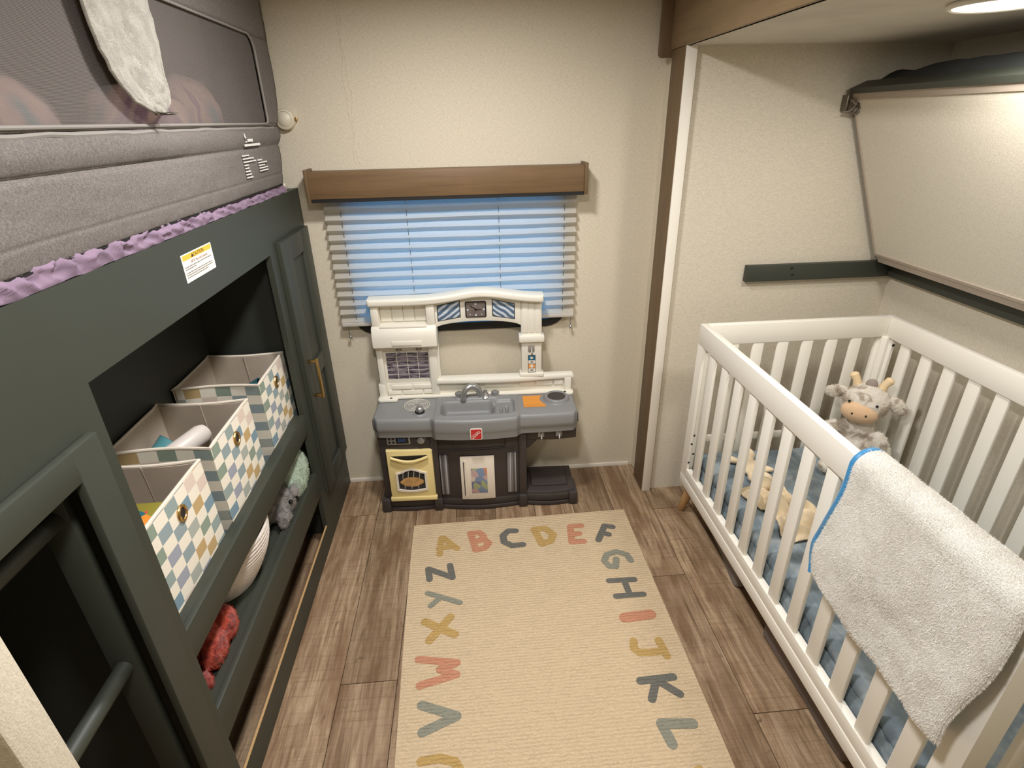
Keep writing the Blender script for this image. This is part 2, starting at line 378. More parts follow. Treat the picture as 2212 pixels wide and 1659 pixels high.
def tube(bm, pts, r, seg=10, closed=False, cap=True):
    pts = [Vector(p) for p in pts]; n = len(pts); rings = []; pa = None
    for i, p in enumerate(pts):
        if closed: t = pts[(i+1) % n]-pts[i-1]
        else: t = pts[min(i+1, n-1)]-pts[max(i-1, 0)]
        a, b = frame(t) if pa is None else ((pa-t.normalized()*pa.dot(t.normalized())).normalized(), None)
        b = t.normalized().cross(a); pa = a
        rr = r[i] if isinstance(r, (list, tuple)) else r
        rings.append([bm.verts.new(p+(a*math.cos(2*PI*k/seg)+b*math.sin(2*PI*k/seg))*rr) for k in range(seg)])
    m = n if closed else n-1; fs = []
    for i in range(m):
        A, B = rings[i], rings[(i+1) % n]
        for k in range(seg): fs.append(bm.faces.new((A[k], A[(k+1) % seg], B[(k+1) % seg], B[k])))
    if cap and not closed: fs += [bm.faces.new(rings[0][::-1]), bm.faces.new(rings[-1])]
    bmesh.ops.recalc_face_normals(bm, faces=fs)
    return [v for rg in rings for v in rg]
def lathe(bm, prof, c=(0, 0, 0), seg=28, axis='Z', mat=None):
    """prof: list of (radius, height)"""
    rings = []
    for r, h in prof:
        if r < 1e-6: rings.append([bm.verts.new((0, 0, h))])
        else: rings.append([bm.verts.new((r*math.cos(2*PI*k/seg), r*math.sin(2*PI*k/seg), h)) for k in range(seg)])
    fs = []
    for A, B in zip(rings, rings[1:]):
        for k in range(seg):
            k2 = (k+1) % seg
            if len(A) == 1 and len(B) == 1: continue
            if len(A) == 1: fs.append(bm.faces.new((A[0], B[k2], B[k])))
            elif len(B) == 1: fs.append(bm.faces.new((A[k], A[k2], B[0])))
            else: fs.append(bm.faces.new((A[k], A[k2], B[k2], B[k])))
    if len(rings[0]) > 1: fs.append(bm.faces.new(rings[0][::-1]))
    if len(rings[-1]) > 1: fs.append(bm.faces.new(rings[-1]))
    bmesh.ops.recalc_face_normals(bm, faces=fs)
    vs = [v for r in rings for v in r]
    R = {'Z': Matrix(), 'X': Matrix.Rotation(PI/2, 4, 'Y'), '-Y': Matrix.Rotation(PI/2, 4, 'X')}[axis]
    if mat is not None: R = mat
    return xf(vs, Matrix.Translation(c) @ R)
def ball(bm, c, r, rot=(0, 0, 0), seg=20, rings=14):
    if not isinstance(r, (tuple, list)): r = (r, r, r)
    q = bmesh.ops.create_uvsphere(bm, u_segments=seg, v_segments=rings, radius=1.0)
    return xf(q['verts'], Matrix.Translation(c) @ Euler(rot).to_matrix().to_4x4() @ Matrix.Diagonal((*r, 1)))
def grid(bm, fn, nu, nv):
    V = [[bm.verts.new(fn(i/nu, j/nv)) for j in range(nv+1)] for i in range(nu+1)]
    fs = []
    for i in range(nu):
        for j in range(nv): fs.append(bm.faces.new((V[i][j], V[i+1][j], V[i+1][j+1], V[i][j+1])))
    return V, fs
def thicken(bm, d):
    bmesh.ops.recalc_face_normals(bm, faces=bm.faces[:])
    bmesh.ops.solidify(bm, geom=bm.faces[:], thickness=d); return bm
def rrect(x0, x1, y0, y1, r, n=5):
    p = []
    for cx, cy, a in ((x1-r, y1-r, 0), (x0+r, y1-r, 90), (x0+r, y0+r, 180), (x1-r, y0+r, 270)):
        for i in range(n+1):
            t = math.radians(a+90*i/n); p.append((cx+r*math.cos(t), cy+r*math.sin(t)))
    return p
def ring_prism(bm, outer, inner, axis, a0, a1):
    """plate with a hole; outer and inner have the same count"""
    def mk(p, a): return {'X': (a, p[0], p[1]), 'Y': (p[0], a, p[1]), 'Z': (p[0], p[1], a)}[axis]
    L = [[bm.verts.new(mk(p, a)) for p in pp] for pp, a in ((outer, a0), (inner, a0), (inner, a1), (outer, a1))]
    n = len(outer); fs = []
    for k in range(4):
        A, B = L[k], L[(k+1) % 4]
        for i in range(n): fs.append(bm.faces.new((A[i], A[(i+1) % n], B[(i+1) % n], B[i])))
    bmesh.ops.recalc_face_normals(bm, faces=fs)
def text_verts(bm, body, size, mat, depth=0.0):
    """flat lettering built from the built-in font; mat places the text plane"""
    cu = bpy.data.curves.new('t', 'FONT'); cu.body = body; cu.size = size; cu.align_x = 'CENTER'; cu.align_y = 'CENTER'; cu.resolution_u = 3; cu.extrude = depth
    o = bpy.data.objects.new('t', cu); COL.objects.link(o)
    dg = bpy.context.evaluated_depsgraph_get(); me = bpy.data.meshes.new_from_object(o.evaluated_get(dg))
    me.transform(mat); bm.from_mesh(me)
    bpy.data.objects.remove(o); bpy.data.meshes.remove(me); bpy.data.curves.remove(cu)
def capsule_strokes(bm, strokes, w, z0, z1, plane=None):
    """rounded strokes lying in the xy plane"""
    cnt = 0
    for k, st in enumerate(strokes):
        ww = w
        if isinstance(st, tuple): st, ww = st
        for i in range(len(st)-1):
            a, b = Vector(st[i]), Vector(st[i+1]); d = (b-a)
            if d.length < 1e-6: continue
            cnt += 1; ang = math.atan2(d.y, d.x); p = []
            for j in range(9): t = ang+PI/2+PI*j/8; p.append((a.x+ww/2*math.cos(t), a.y+ww/2*math.sin(t)))
            for j in range(9): t = ang-PI/2+PI*j/8; p.append((b.x+ww/2*math.cos(t), b.y+ww/2*math.sin(t)))
            prism(bm, p, 'Z', z0, z1+0.00006*cnt)
def noisy(bm, amp, freq, seed=0.0, amp2=0.0, freq2=0.0):
    bm.normal_update(); o = Vector((seed, seed*1.7, seed*0.3))
    for v in bm.verts:
        d = noise.noise(v.co*freq+o)*amp
        if amp2: d += noise.noise(v.co*freq2+o)*amp2
        v.co += v.normal*d
def fuse(bm, vox, smooth=4):
    """melt overlapping blobs into one continuous skin"""
    me = bpy.data.meshes.new('f'); bm.to_mesh(me); bm.free()
    o = bpy.data.objects.new('f', me); COL.objects.link(o)
    md = o.modifiers.new('r', 'REMESH'); md.mode = 'VOXEL'; md.voxel_size = vox
    if smooth:
        sm = o.modifiers.new('s', 'SMOOTH'); sm.iterations = smooth; sm.factor = 0.5
    dg = bpy.context.evaluated_depsgraph_get(); m2 = bpy.data.meshes.new_from_object(o.evaluated_get(dg))
    b2 = NB(); b2.from_mesh(m2)
    bpy.data.objects.remove(o); bpy.data.meshes.remove(me); bpy.data.meshes.remove(m2)
    return b2
def hairs(src, n, length, width, grav=0.3, jit=0.5, seed=1, keep=None):
    """short pile: thin real blades standing on the surface"""
    rnd = random.Random(seed); src.faces.ensure_lookup_table(); src.normal_update()
    fs = src.faces[:]; cum = []; s = 0
    for f in fs: s += f.calc_area(); cum.append(s)
    import bisect
    V = []; F = []
    for _ in range(n):
        f = fs[min(bisect.bisect(cum, rnd.random()*s), len(fs)-1)]
        vs = f.verts; w = [rnd.random() for _ in vs]; t = sum(w)
        p = sum((v.co*(k/t) for v, k in zip(vs, w)), Vector())
        if keep and not keep(p): continue
        nr = f.normal
        sw = Vector((noise.noise(p*40), noise.noise(p*40+Vector((9, 0, 0))), noise.noise(p*40+Vector((0, 9, 0)))))
        d = (nr+sw*0.9+Vector((rnd.uniform(-jit, jit), rnd.uniform(-jit, jit), rnd.uniform(-jit, jit)-grav))).normalized()
        if d.dot(nr) < 0.15: d = (d+nr*(0.3-d.dot(nr))).normalized()
        L = length*rnd.uniform(0.6, 1.2); a, b = frame(d); ca = rnd.random()*2*PI
        sd = (a*math.cos(ca)+b*math.sin(ca))*width*0.5; base = p-nr*length*0.15
        i = len(V); V += [base-sd, base+sd, base+d*L]; F.append((i, i+1, i+2))
    bm = NB(); me = bpy.data.meshes.new('h'); me.from_pydata([tuple(v) for v in V], [], F); bm.from_mesh(me); bpy.data.meshes.remove(me)
    return bm

def tag(o, label=None, cat=None, group=None, kind=None):
    if label: o['label'] = label
    if cat: o['category'] = cat
    if group: o['group'] = group
    if kind: o['kind'] = kind
    return o
def empty(name, loc, label, cat, group=None, rz=0.0):
    o = bpy.data.objects.new(name, None); COL.objects.link(o); o.location = loc; o.rotation_euler.z = rz; o.empty_display_size = 0.1
    return tag(o, label, cat, group)
def root_of(o):
    while o.parent: o = o.parent
    return o
def obj(name, bm, m, parent=None, loc=None, smooth=True, ang=38, local=False, label=None, kind=None):
    """one mesh object; geometry is given in world coordinates unless local"""
    me = bpy.data.meshes.new(name)
    off = Vector(loc) if loc is not None else Vector((0, 0, 0))
    if parent is not None and not local: off = root_of(parent).location.copy()
    if off.length: bmesh.ops.translate(bm, verts=bm.verts[:], vec=-off)
    bmesh.ops.recalc_face_normals(bm, faces=bm.faces[:]) if len(bm.faces) < 40000 else None
    bm.to_mesh(me); bm.free()
    if smooth:
        me.shade_smooth(); me.set_sharp_from_angle(angle=math.radians(ang))
    me.materials.append(M[m] if isinstance(m, str) else m)
    o = bpy.data.objects.new(name, me); COL.objects.link(o)
    if parent is not None: o.parent = parent
    elif loc is not None: o.location = loc
    if label: o['label'] = label
    if kind: o['kind'] = kind
    return o
def struct(name, bm, m, parent=None, **k):
    o = obj(name, bm, m, parent, **k)
    if parent is None: o['kind'] = 'structure'
    return o
def copy_tree(o, parent=None):
    c = o.copy(); COL.objects.link(c)
    if parent is not None: c.parent = parent
    for ch in list(o.children): copy_tree(ch, c)
    return c
def copies(first, offs):
    out = []
    for d in offs:
        c = first.copy(); COL.objects.link(c); c.parent = first.parent; c.location = first.location+Vector(d); out.append(c)
    return out
def sgn(v): return 1 if v > 0 else -1
def smooth01(a, b, x):
    t = max(0.0, min(1.0, (x-a)/(b-a))); return t*t*(3-2*t)

# ================================================================== ROOM SHELL
XF = -0.635                                   # front plane of the bunk cabinet
XR = 0.765                                    # plane of the alcove opening
CZ, AZ = 2.10, 1.812                          # ceilings
floor = struct('floor', bxm(-1.45, 1.8, -2.95, 0.06, -0.05, -0.0045), 'subfloor', smooth=False)
pw, gap = 0.178, 0.0012
rndp = random.Random(3); k0 = -6
xs = [-0.466+pw*i for i in range(-6, 14)]
for i, x in enumerate(xs[:-1]):
    x0, x1 = max(x, -1.45), min(xs[i+1], 1.8)
    if x1-x0 < 0.02: continue
    cuts = [-1.104+1.22*k for k in range(-2, 2)] if abs(x+0.466) < 0.01 else [-2.4+rndp.uniform(0, 1.2)+1.22*k for k in range(-1, 3)]
    ys = [-2.95]+[c for c in cuts if -2.93 < c < 0.03]+[0.06]
    for a, b in zip(ys, ys[1:]):
        obj('plank', bxm(x0+gap, x1-gap, a+gap, b-gap, -0.0045, 0.0), 'floor', floor, smooth=False)
# back wall with the window opening
WX0, WX1, WZ0, WZ1 = -0.490, 0.415, 0.785, 1.345
wb = NB()
wo = rrect(WX0, WX1, WZ0, WZ1, 0.085, 6)
outer = []
for (x, z) in wo:      # matching outer outline
    outer.append((x, z))
bm = NB()
X0, X1, Z0, Z1 = -1.45, 0.86, -0.02, CZ+0.03
n = len(wo)
def project_out(p):
    cx, cz = (WX0+WX1)/2, (WZ0+WZ1)/2; dx, dz = p[0]-cx, p[1]-cz
    t = min((X1-cx)/dx if dx > 0 else 1e9, (X0-cx)/dx if dx < 0 else 1e9, (Z1-cz)/dz if dz > 0 else 1e9, (Z0-cz)/dz if dz < 0 else 1e9)
    return (cx+dx*t, cz+dz*t)
op = [project_out(p) for p in wo]
def snap(op):
    out = []
    for i, p in enumerate(op): out.append(p)
    return out
# add the four true corners to both outlines
cx, cz = (WX0+WX1)/2, (WZ0+WZ1)/2
allp = [(math.atan2(p[1]-cz, p[0]-cx), q, p) for p, q in zip(wo, op)]
def ray_in(ang):
    best = None; d = Vector((math.cos(ang), math.sin(ang)))
    for i in range(n):
        a, b = Vector(wo[i])-Vector((cx, cz)), Vector(wo[(i+1) % n])-Vector((cx, cz))
        den = d.x*(b-a).y-d.y*(b-a).x
        if abs(den) < 1e-9: continue
        t = (a.x*(b-a).y-a.y*(b-a).x)/den; s = (a.x*d.y-a.y*d.x)/den
        if t > 0 and -1e-6 <= s <= 1+1e-6: best = d*t
    return (cx+best.x, cz+best.y)
for c in ((X0, Z0), (X1, Z0), (X1, Z1), (X0, Z1)):
    ang = math.atan2(c[1]-cz, c[0]-cx); allp.append((ang, c, ray_in(ang)))
allp.sort(key=lambda t: t[0])
ring_prism(bm, [t[1] for t in allp], [t[2] for t in allp], 'Y', 0.0, 0.055)
wall_back = struct('wall_back', bm, 'wall', smooth=False)
bm = NB()                                     # wallpaper seam, a slightly wavy ridge
for off in (0.0, 0.012):
    pts = [(-0.402+off+0.004*math.sin(z*21+off*300)+0.003*math.sin(z*53), -0.0002, z) for z in [1.46+0.02*i for i in range(32)]]
    tube(bm, pts, 0.0017, 5)
obj('wallpaper_seam', bm, 'wall', wall_back)
struct('baseboard_back', bxm(-0.634, XR-0.002, -0.006, -0.0005, 0.0, 0.021, 0.0015), 'whitetrim')
struct('wall_left', bxm(-1.5, -1.45, -2.95, 0.055, -0.05, CZ+0.03), 'wall', smooth=False)
struct('wall_front', bxm(-1.5, 1.8, -3.0, -2.95, -0.05, CZ+0.03), 'wall', smooth=False)
part = struct('wall_partition', bxm(-1.45, -0.494, -1.90, -1.85, 0, CZ, 0.004), 'wall')
bm = NB(); tube(bm, [(-0.536, -1.8495, z) for z in (0.0, 1.0, 2.09)], 0.004, 8); obj('corner_bead', bm, 'wall', part)
struct('ceiling', bxm(-1.5, XR+0.02, -3.0, 0.055, CZ, CZ+0.05), 'ceil', smooth=False)
# alcove (slide-out)
struct('wall_alcove', bxm(0.790, 1.78, -0.207, -0.14, 0, AZ+0.05), 'wall2', smooth=False)
struct('wall_right', bxm(1.723, 1.78, -2.1, -0.1, 0, AZ+0.05), 'wall2', smooth=False)
struct('wall_alcove_near', bxm(0.79, 1.78, -2.16, -2.10, 0, AZ+0.3), 'wall2', smooth=False)
struct('wall_right_near', bxm(XR, XR+0.06, -2.95, -2.10, 0, CZ+0.02), 'wall', smooth=False)
struct('wall_right_far', bxm(XR+0.016, XR+0.06, -0.14, 0.0, 0, CZ+0.02), 'wall', smooth=False)
struct('ceiling_alcove', bxm(XR+0.01, 1.78, -2.16, -0.14, AZ, AZ+0.05), 'ceil', smooth=False)
struct('trim_1', bxm(XR, XR+0.02, -0.222, -0.093, 0, AZ-0.001, 0.003), 'woodZ')
struct('trim_2', bxm(XR+0.003, 0.806, -0.2275, -0.2065, 0.0005, AZ-0.0005, 0.001), 'whitetrim')
t3 = struct('trim_3', bxm(XR-0.001, XR+0.022, -2.94, -0.076, AZ, CZ-0.001, 0.002), 'woodY')
bm = NB(); pts = [(0.727+0.012*(1-math.cos(math.radians(a))), 1.789+0.012*(1-math.sin(math.radians(a)))) for a in range(0, 91, 15)]
pts = [(0.724, CZ-0.001), (0.724, 1.803)]+[(0.724+0.014*(1-math.cos(math.radians(a))), 1.803-0.014*math.sin(math.radians(a))) for a in range(15, 91, 15)]+[(0.790, 1.789), (0.790, CZ-0.001)]
prism(bm, pts, 'Y', -0.0755, -0.058, 0.002); obj('end_cap', bm, 'woodZ', t3)

# ------------------------------------------------------------------ window
win = empty('window_1', (-0.04, 0.0, 1.06), None, None); win['kind'] = 'structure'
bm = NB(); ring_prism(bm, rrect(WX0-0.012, WX1+0.012, WZ0-0.012, WZ1+0.012, 0.095, 6), rrect(WX0+0.022, WX1-0.022, WZ0+0.022, WZ1-0.022, 0.065, 6), 'Y', -0.012, 0.06)
obj('window_frame', bm, 'black', win)
obj('pane', bxm(WX0+0.02, WX1-0.02, 0.028, 0.032, WZ0+0.02, WZ1-0.02), 'glass', win, smooth=False)
obj('mullion', bxm(WX0+0.02, WX1-0.02, 0.016, 0.04, 1.283, 1.297), 'black', win)

val = empty('window_valance', (-0.05, -0.09, 1.34), 'brown wood grain box valance with end caps above the pleated window shade', 'valance')
obj('front_board', bxm(-0.569, 0.468, -0.090, -0.078, 1.345, 1.438, 0.0012), 'woodX', val)
obj('top_board', bxm(-0.569, 0.468, -0.089, -0.001, 1.430, 1.440, 0.001), 'woodX', val)
for x0, x1 in ((-0.581, -0.569), (0.468, 0.481)):
    obj('end_cap', bxm(x0, x1, -0.097, -0.001, 1.334, 1.449, 0.002), 'woodZ', val)
obj('felt_strip', bxm(-0.5685, 0.4675, -0.088, -0.072, 1.332, 1.345), 'black', val)

shade = empty('pleated_shade', (-0.045, -0.03, 0.82), 'off-white pleated shade pulled down over the window, glowing blue with daylight', 'blind')
SX0, SX1 = -0.541, 0.450
ztop, zbot, npl = 1.298, 0.840, 12
p = (ztop-zbot)/npl; pr = [(-0.026, 1.345), (-0.040, 1.332)]
pr = [(-0.024, 1.345), (-0.0435, ztop+0.003)]
for k in range(npl):
    z = ztop-p*k
    pr += [(-0.0215+0.0008*math.sin(k*2.3), z-0.50*p), (-0.0435+0.001*math.sin(k*1.7), z-p)]
bm = NB()
def pleat_fn(u, v):
    i = min(int(v*(len(pr)-1)+1e-6), len(pr)-1); y, z = pr[i]
    return (SX0+(SX1-SX0)*u+0.0015*math.sin(i*1.9)*(1 if u in (0, 1) else 0), y+0.0008*math.sin(u*40+i), z+0.0012*math.sin(u*9+i*0.8))
grid(bm, pleat_fn, 40, len(pr)-1)
obj('pleated_fabric', bm, 'pleat', shade, smooth=False)
obj('bottom_rail', bxm(SX0, SX1, -0.046, -0.024, 0.822, 0.838, 0.003), 'rail', shade)
obj('head_rail', bxm(SX0, SX1, -0.06, -0.014, 1.345, 1.37, 0.002), 'black', shade)
for x in (-0.480, -0.226, 0.137, 0.402):
    bm = NB(); tube(bm, [(x, -0.0335, z) for z in (1.345, 1.1, 0.84)], 0.0011, 6); obj('lift_cord', bm, 'cord', shade)
for x in (-0.517, 0.441):
    bm = NB(); tube(bm, [(x, -0.035, 0.825), (x-0.004, -0.03, 0.80), (x, -0.028, 0.772)], 0.0011, 6)
    tube(bm, [(x, -0.028, 0.772), (x+0.01, -0.026, 0.752)], 0.0008, 5); tube(bm, [(x, -0.028, 0.772), (x-0.004, -0.026, 0.75)], 0.0008, 5)
    c = obj('tie_down_cord', bm, 'cord', shade)
    bm = NB(); ball(bm, (x, -0.028, 0.772), 0.0075, seg=12, rings=8); obj('bead', bm, 'chrome', c)

# round reading lamp on the back wall, half behind the bed guard
lamp = empty('wall_lamp', (-0.638, -0.002, 1.618), 'small round cream reading lamp on the back wall beside the bed guard', 'lamp')
bm = NB(); lathe(bm, [(0.036, 0.0006), (0.036, 0.018), (0.033, 0.026), (0.027, 0.028), (0.0265, 0.025), (0.022, 0.030), (0, 0.034)], (-0.632, -0.001, 1.618), 28, '-Y'); obj('housing', bm, 'cream_puck', lamp)
bm = NB(); box(bm, -0.598, -0.588, -0.022, -0.008, 1.612, 1.624, 0.002); obj('switch', bm, 'brass', lamp)

# ================================================================== BUNK CABINET (left)
bunk = empty('bunk_cabinet', (-1.0, -0.95, 0.0), 'dark green painted bunk base with open shelves, tall door and ladder along the left wall', 'bunk bed')
Yn = -1.848
XB = -0.948
O0, O1, OZ = -1.411, -0.444, 1.217
bm = NB()
t = 0.018
box(bm, XF-t, XF, Yn, -0.002, OZ, 1.380)              # top rail
box(bm, XF-t, XF, Yn, O0, 1.09, OZ)
box(bm, XF-t, XF, -1.500, O0, 0, 1.09)
box(bm, XF-t, XF, O1, -0.002, 0, OZ)
obj('face_frame', bm, 'green', bunk, smooth=False)
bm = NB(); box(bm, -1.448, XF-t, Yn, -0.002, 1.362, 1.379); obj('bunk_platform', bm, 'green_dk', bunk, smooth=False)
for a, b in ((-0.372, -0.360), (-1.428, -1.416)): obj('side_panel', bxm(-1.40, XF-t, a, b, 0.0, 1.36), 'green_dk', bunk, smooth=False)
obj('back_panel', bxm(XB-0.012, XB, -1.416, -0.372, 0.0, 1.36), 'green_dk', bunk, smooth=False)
for z0, z1, zs in ((0.542, 0.625, 0.562), (0.253, 0.362, 0.342)):
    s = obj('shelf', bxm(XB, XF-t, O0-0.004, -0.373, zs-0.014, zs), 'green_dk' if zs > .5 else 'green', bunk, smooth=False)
    obj('shelf_rail', bxm(XF-t, XF-0.0005, O0, O1, z0, z1, 0.0015), 'green', s)
    obj('shelf_lip', bxm(XF-t-0.022, XF-t, O0+.001, O1-.001, zs, z1-0.004), 'green', s)
k = obj('kick_board', bxm(XF-0.007, XF, O0, O1, 0, 0.099), 'green', bunk, smooth=False)
obj('raw_edge', bxm(XF-0.007, XF-0.0004, O0+0.001, O1-0.001, 0.099, 0.1005), 'rawwood', k, smooth=False)
# tall narrow door
XD = -0.615
dy0, dy1, dz0, dz1 = -0.378, -0.030, 0.218, 1.243
door = obj('door', bxm(XF+0.001, XD-0.010, dy0, dy1, dz0, dz1), 'green', bunk, smooth=False)
bm = NB()
box(bm, XD-0.011, XD, dy0, -0.282, dz0, dz1, 0.0012); box(bm, XD-0.011, XD, -0.134, dy1, dz0, dz1, 0.0012)
for a, b in ((1.166, dz1), (0.690, 0.757), (dz0, 0.284)): box(bm, XD-0.0112, XD-0.0003, -0.283, -0.133, a, b, 0.0012)
obj('door_rails', bm, 'green', door)
bm = NB()
box(bm, XD+0.026, XD+0.036, -0.345, -0.333, 0.640, 0.806, 0.0015)
for z in (0.652, 0.794): box(bm, XD, XD+0.028, -0.345, -0.333, z-0.006, z+0.006, 0.001)
obj('door_handle', bm, 'brass', door)
# ladder bay
lf = NB(); b = XF+0.001
box(lf, b, -0.617, -1.525, -1.458, 0.0, 1.150, 0.003); box(lf, b, -0.6172, Yn, -1.522, 1.094, 1.150, 0.003)
obj('ladder_frame', lf, 'green', bunk)
lad = obj('ladder', bxm(-0.725, -0.672, -1.5135, -1.494, 0.0, 1.088, 0.002), 'green', bunk)
obj('ladder_stile', bxm(-0.725, -0.672, -1.8465, -1.828, 0.0, 1.088, 0.002), 'green', lad)
for z in (0.29, 0.655, 1.015):
    bm = NB(); tube(bm, [(-0.698, -1.83, z), (-0.698, -1.6, z), (-0.698, -1.512, z)], 0.0165, 16); obj('rung', bm, 'green', lad)
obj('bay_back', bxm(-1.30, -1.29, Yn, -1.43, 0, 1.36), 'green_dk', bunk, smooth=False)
# caution sticker, flat print on the face
lab = obj('warning_label', bxm(XF, XF+0.0006, -1.005, -0.844, 1.276, 1.339), 'paper', bunk, smooth=False, label='white caution sticker with a yellow band')
MX = Matrix(((0, 0, 1, 0), (1, 0, 0, 0), (0, 1, 0, 0), (0, 0, 0, 1)))      # text plane facing +x, reading along +y
def on_face(x, y, z): return Matrix.Translation((x, y, z)) @ MX
obj('yellow_band', bxm(XF+.0006, XF+.0009, -1.000, -0.848, 1.325, 1.3365), 'yellow', lab, smooth=False)
bm = NB(); text_verts(bm, 'CAUTION', 0.0125, on_face(XF+.0012, -0.918, 1.3305)); prism(bm, [(-0.957, 1.3265), (-0.9455, 1.3265), (-0.951, 1.3355)], 'X', XF+.0009, XF+.0012); obj('label_heading', bm, 'ink', lab, smooth=False)
bm = NB(); text_verts(bm, '200 lb. Max. load capacity', 0.0088, on_face(XF+.0009, -0.920, 1.3175)); obj('label_subtitle', bm, 'inkred', lab, smooth=False)
bm = NB(); rl = random.Random(5)
for z, y0, y1 in ((1.3095, -0.998, -0.856), (1.3045, -0.998, -0.942), (1.2965, -0.998, -0.858), (1.2915, -0.998, -0.852), (1.2865, -0.998, -0.886)):
    y = y0
    while y < y1-0.004:
        w = rl.uniform(0.005, 0.013); box(bm, XF+.0006, XF+.0009, y, min(y+w, y1), z-0.0010, z+0.0010); y += w+0.0016
obj('label_small_print', bm, 'inkgrey', lab, smooth=False)

# ------------------------------------------------------------------ mattress and lilac sheet on the bunk
mat1 = empty('bunk_mattress', (-1.05, -0.95, 1.38), 'bunk mattress in a ruffled lilac fitted sheet on top of the green cabinet', 'mattress')
obj('mattress_body', bxm(-1.42, -0.672, Yn, -0.03, 1.382, 1.50, 0.02), 'lilac', mat1)
bm = NB()
def ruffle(u, v):
    y = Yn+(-0.135-Yn)*u; a = v*PI
    s = y*1.0+v*0.055*(1+0.6*noise.noise(Vector((y*4, 0, 9))))
    f = (0.5-abs(noise.noise(Vector((s*24, v*1.6, 0.3)))))*0.026-0.006+(0.3-abs(noise.noise(Vector((s*52+3, v*2.5, 2.1)))))*0.014
    bulge = 0.026*(0.55+0.45*smooth01(-0.2, -1.4, y))
    r = bulge*math.sin(a)*0.55+0.018*(1-v)**2
    return (-0.655+r+f*math.sin(a)*0.8, y+f*0.8, 1.381+0.050*v*(0.70+0.3*smooth01(-0.2, -1.5, y))+0.004*noise.noise(Vector((y*18, 3, v))))
grid(bm, ruffle, 420, 14); obj('sheet_edge', bm, 'lilac', mat1, ang=180)

# ------------------------------------------------------------------ bed guard
bg_ = empty('bed_guard', (-0.65, -0.95, 1.41), 'tall grey heathered fabric bed guard with mesh window around the upper bunk', 'bed rail')
def yr(z): return -0.165+(-0.045+0.165)*smooth01(1.41, 1.75, z) if z < 1.75 else -0.045
def xg(y, z):
    x = -0.6405
    if z < 1.60:
        d = z-1.5345
        x += 0.009*math.sqrt(max(0, 1-((z-1.475)/0.066)**2)) if z < 1.5345 else 0.010*math.sin(PI*min(1, (z-1.5345)/0.065))
        x -= 0.006*math.exp(-(d/0.004)**2)*smooth01(-0.25, -1.0, y)
        x += 0.0025*noise.noise(Vector((y*7, z*16, 0)))+0.0012*noise.noise(Vector((y*25, z*40, 5)))
        x -= 0.0025*math.exp(-((z-1.447)/0.002)**2)
    return x
bm = NB()
grid(bm, lambda u, v: (xg(Yn+(yr(1.41+0.19*v)-Yn)*u, 1.41+0.19*v), Yn+(yr(1.41+0.19*v)-Yn)*u, 1.41+0.19*v), 160, 60)
thicken(bm, 0.006); low = obj('lower_panel', bm, 'heather', bg_, ang=180)
# upper surround with the mesh opening
mw0, mw1, mz0, mz1 = -1.80, -0.20, 1.604, 1.857
bm = NB()
def strip(y0f, y1f, z0, z1, nu=30, nv=20):
    grid(bm, lambda u, v: (xg(0, 1.7)+0.002*noise.noise(Vector((u*9, v*7, z0))), (lambda z: y0f(z)+(y1f(z)-y0f(z))*u)(z0+(z1-z0)*v), z0+(z1-z0)*v), nu, nv)
def right_edge(z):
    r = 0.05
    if z > mz1-r: return mw1-(r-math.sqrt(max(0, r*r-(z-mz1+r)**2)))
    if z < mz0+0.02: r = 0.02; return mw1-(r-math.sqrt(max(0, r*r-(mz0+r-z)**2)))
    return mw1
strip(right_edge, yr, mz0, mz1, 12, 40); strip(lambda z: Yn, yr, mz1, 2.06, 60, 12); strip(lambda z: Yn, lambda z: mw0, mz0, mz1, 4, 8); strip(lambda z: Yn, yr, 1.598, mz0, 60, 2)
bmesh.ops.remove_doubles(bm, verts=bm.verts[:], dist=0.0004); thicken(bm, 0.004)
obj('upper_surround', bm, 'heather', bg_, ang=180)
bm = NB(); grid(bm, lambda u, v: (-0.6425, (lambda z: mw0-0.01+(right_edge(z)+0.004-mw0)*u)(mz0+(mz1-mz0)*v), mz0+(mz1-mz0)*v), 2, 30); obj('mesh_window', bm, 'net', bg_, smooth=False)
bm = NB()
pts = [(-0.636, mw0, mz0)]+[(-0.636, y, mz0+0.0003*math.sin(y*60)) for y in [mw0+0.1*i for i in range(1, 16)]]
pts += [(-0.636, right_edge(mz0+0.001+(mz1-mz0-0.002)*i/30), mz0+0.001+(mz1-mz0-0.002)*i/30) for i in range(31)]+[(-0.636, y, mz1) for y in [mw1-0.05-0.2*i for i in range(0, 8)]]
tube(bm, pts, 0.0035, 8); obj('mesh_piping', bm, 'heather2', bg_)
bm = NB(); tube(bm, [(xg(y, 1.598)+0.001, y, 1.592+0.003*noise.noise(Vector((y*12, 0, 0)))) for y in [Yn+0.02+0.03*i for i in range(57)]], [0.005]*57, 8); obj('seam_binding', bm, 'heather2', bg_)
bm = NB(); grid(bm, lambda u, v: (-0.646-0.20*u, yr(1.41+0.65*v)-0.004-0.004*math.sin(u*5), 1.41+0.65*v), 10, 20); thicken(bm, 0.004); obj('end_panel', bm, 'heather', bg_, ang=180)
obj('bottom_tape', bxm(-0.645, -0.637, Yn, -0.166, 1.4075, 1.4105), 'black', bg_, smooth=False)
bm = NB(); box(bm, -0.67, -0.645, -0.12, -0.09, 1.385, 1.408, 0.003); box(bm, -0.668, -0.655, -0.075, -0.055, 1.382, 1.392, 0.002); obj('clip', bm, 'cream_puck', bg_)
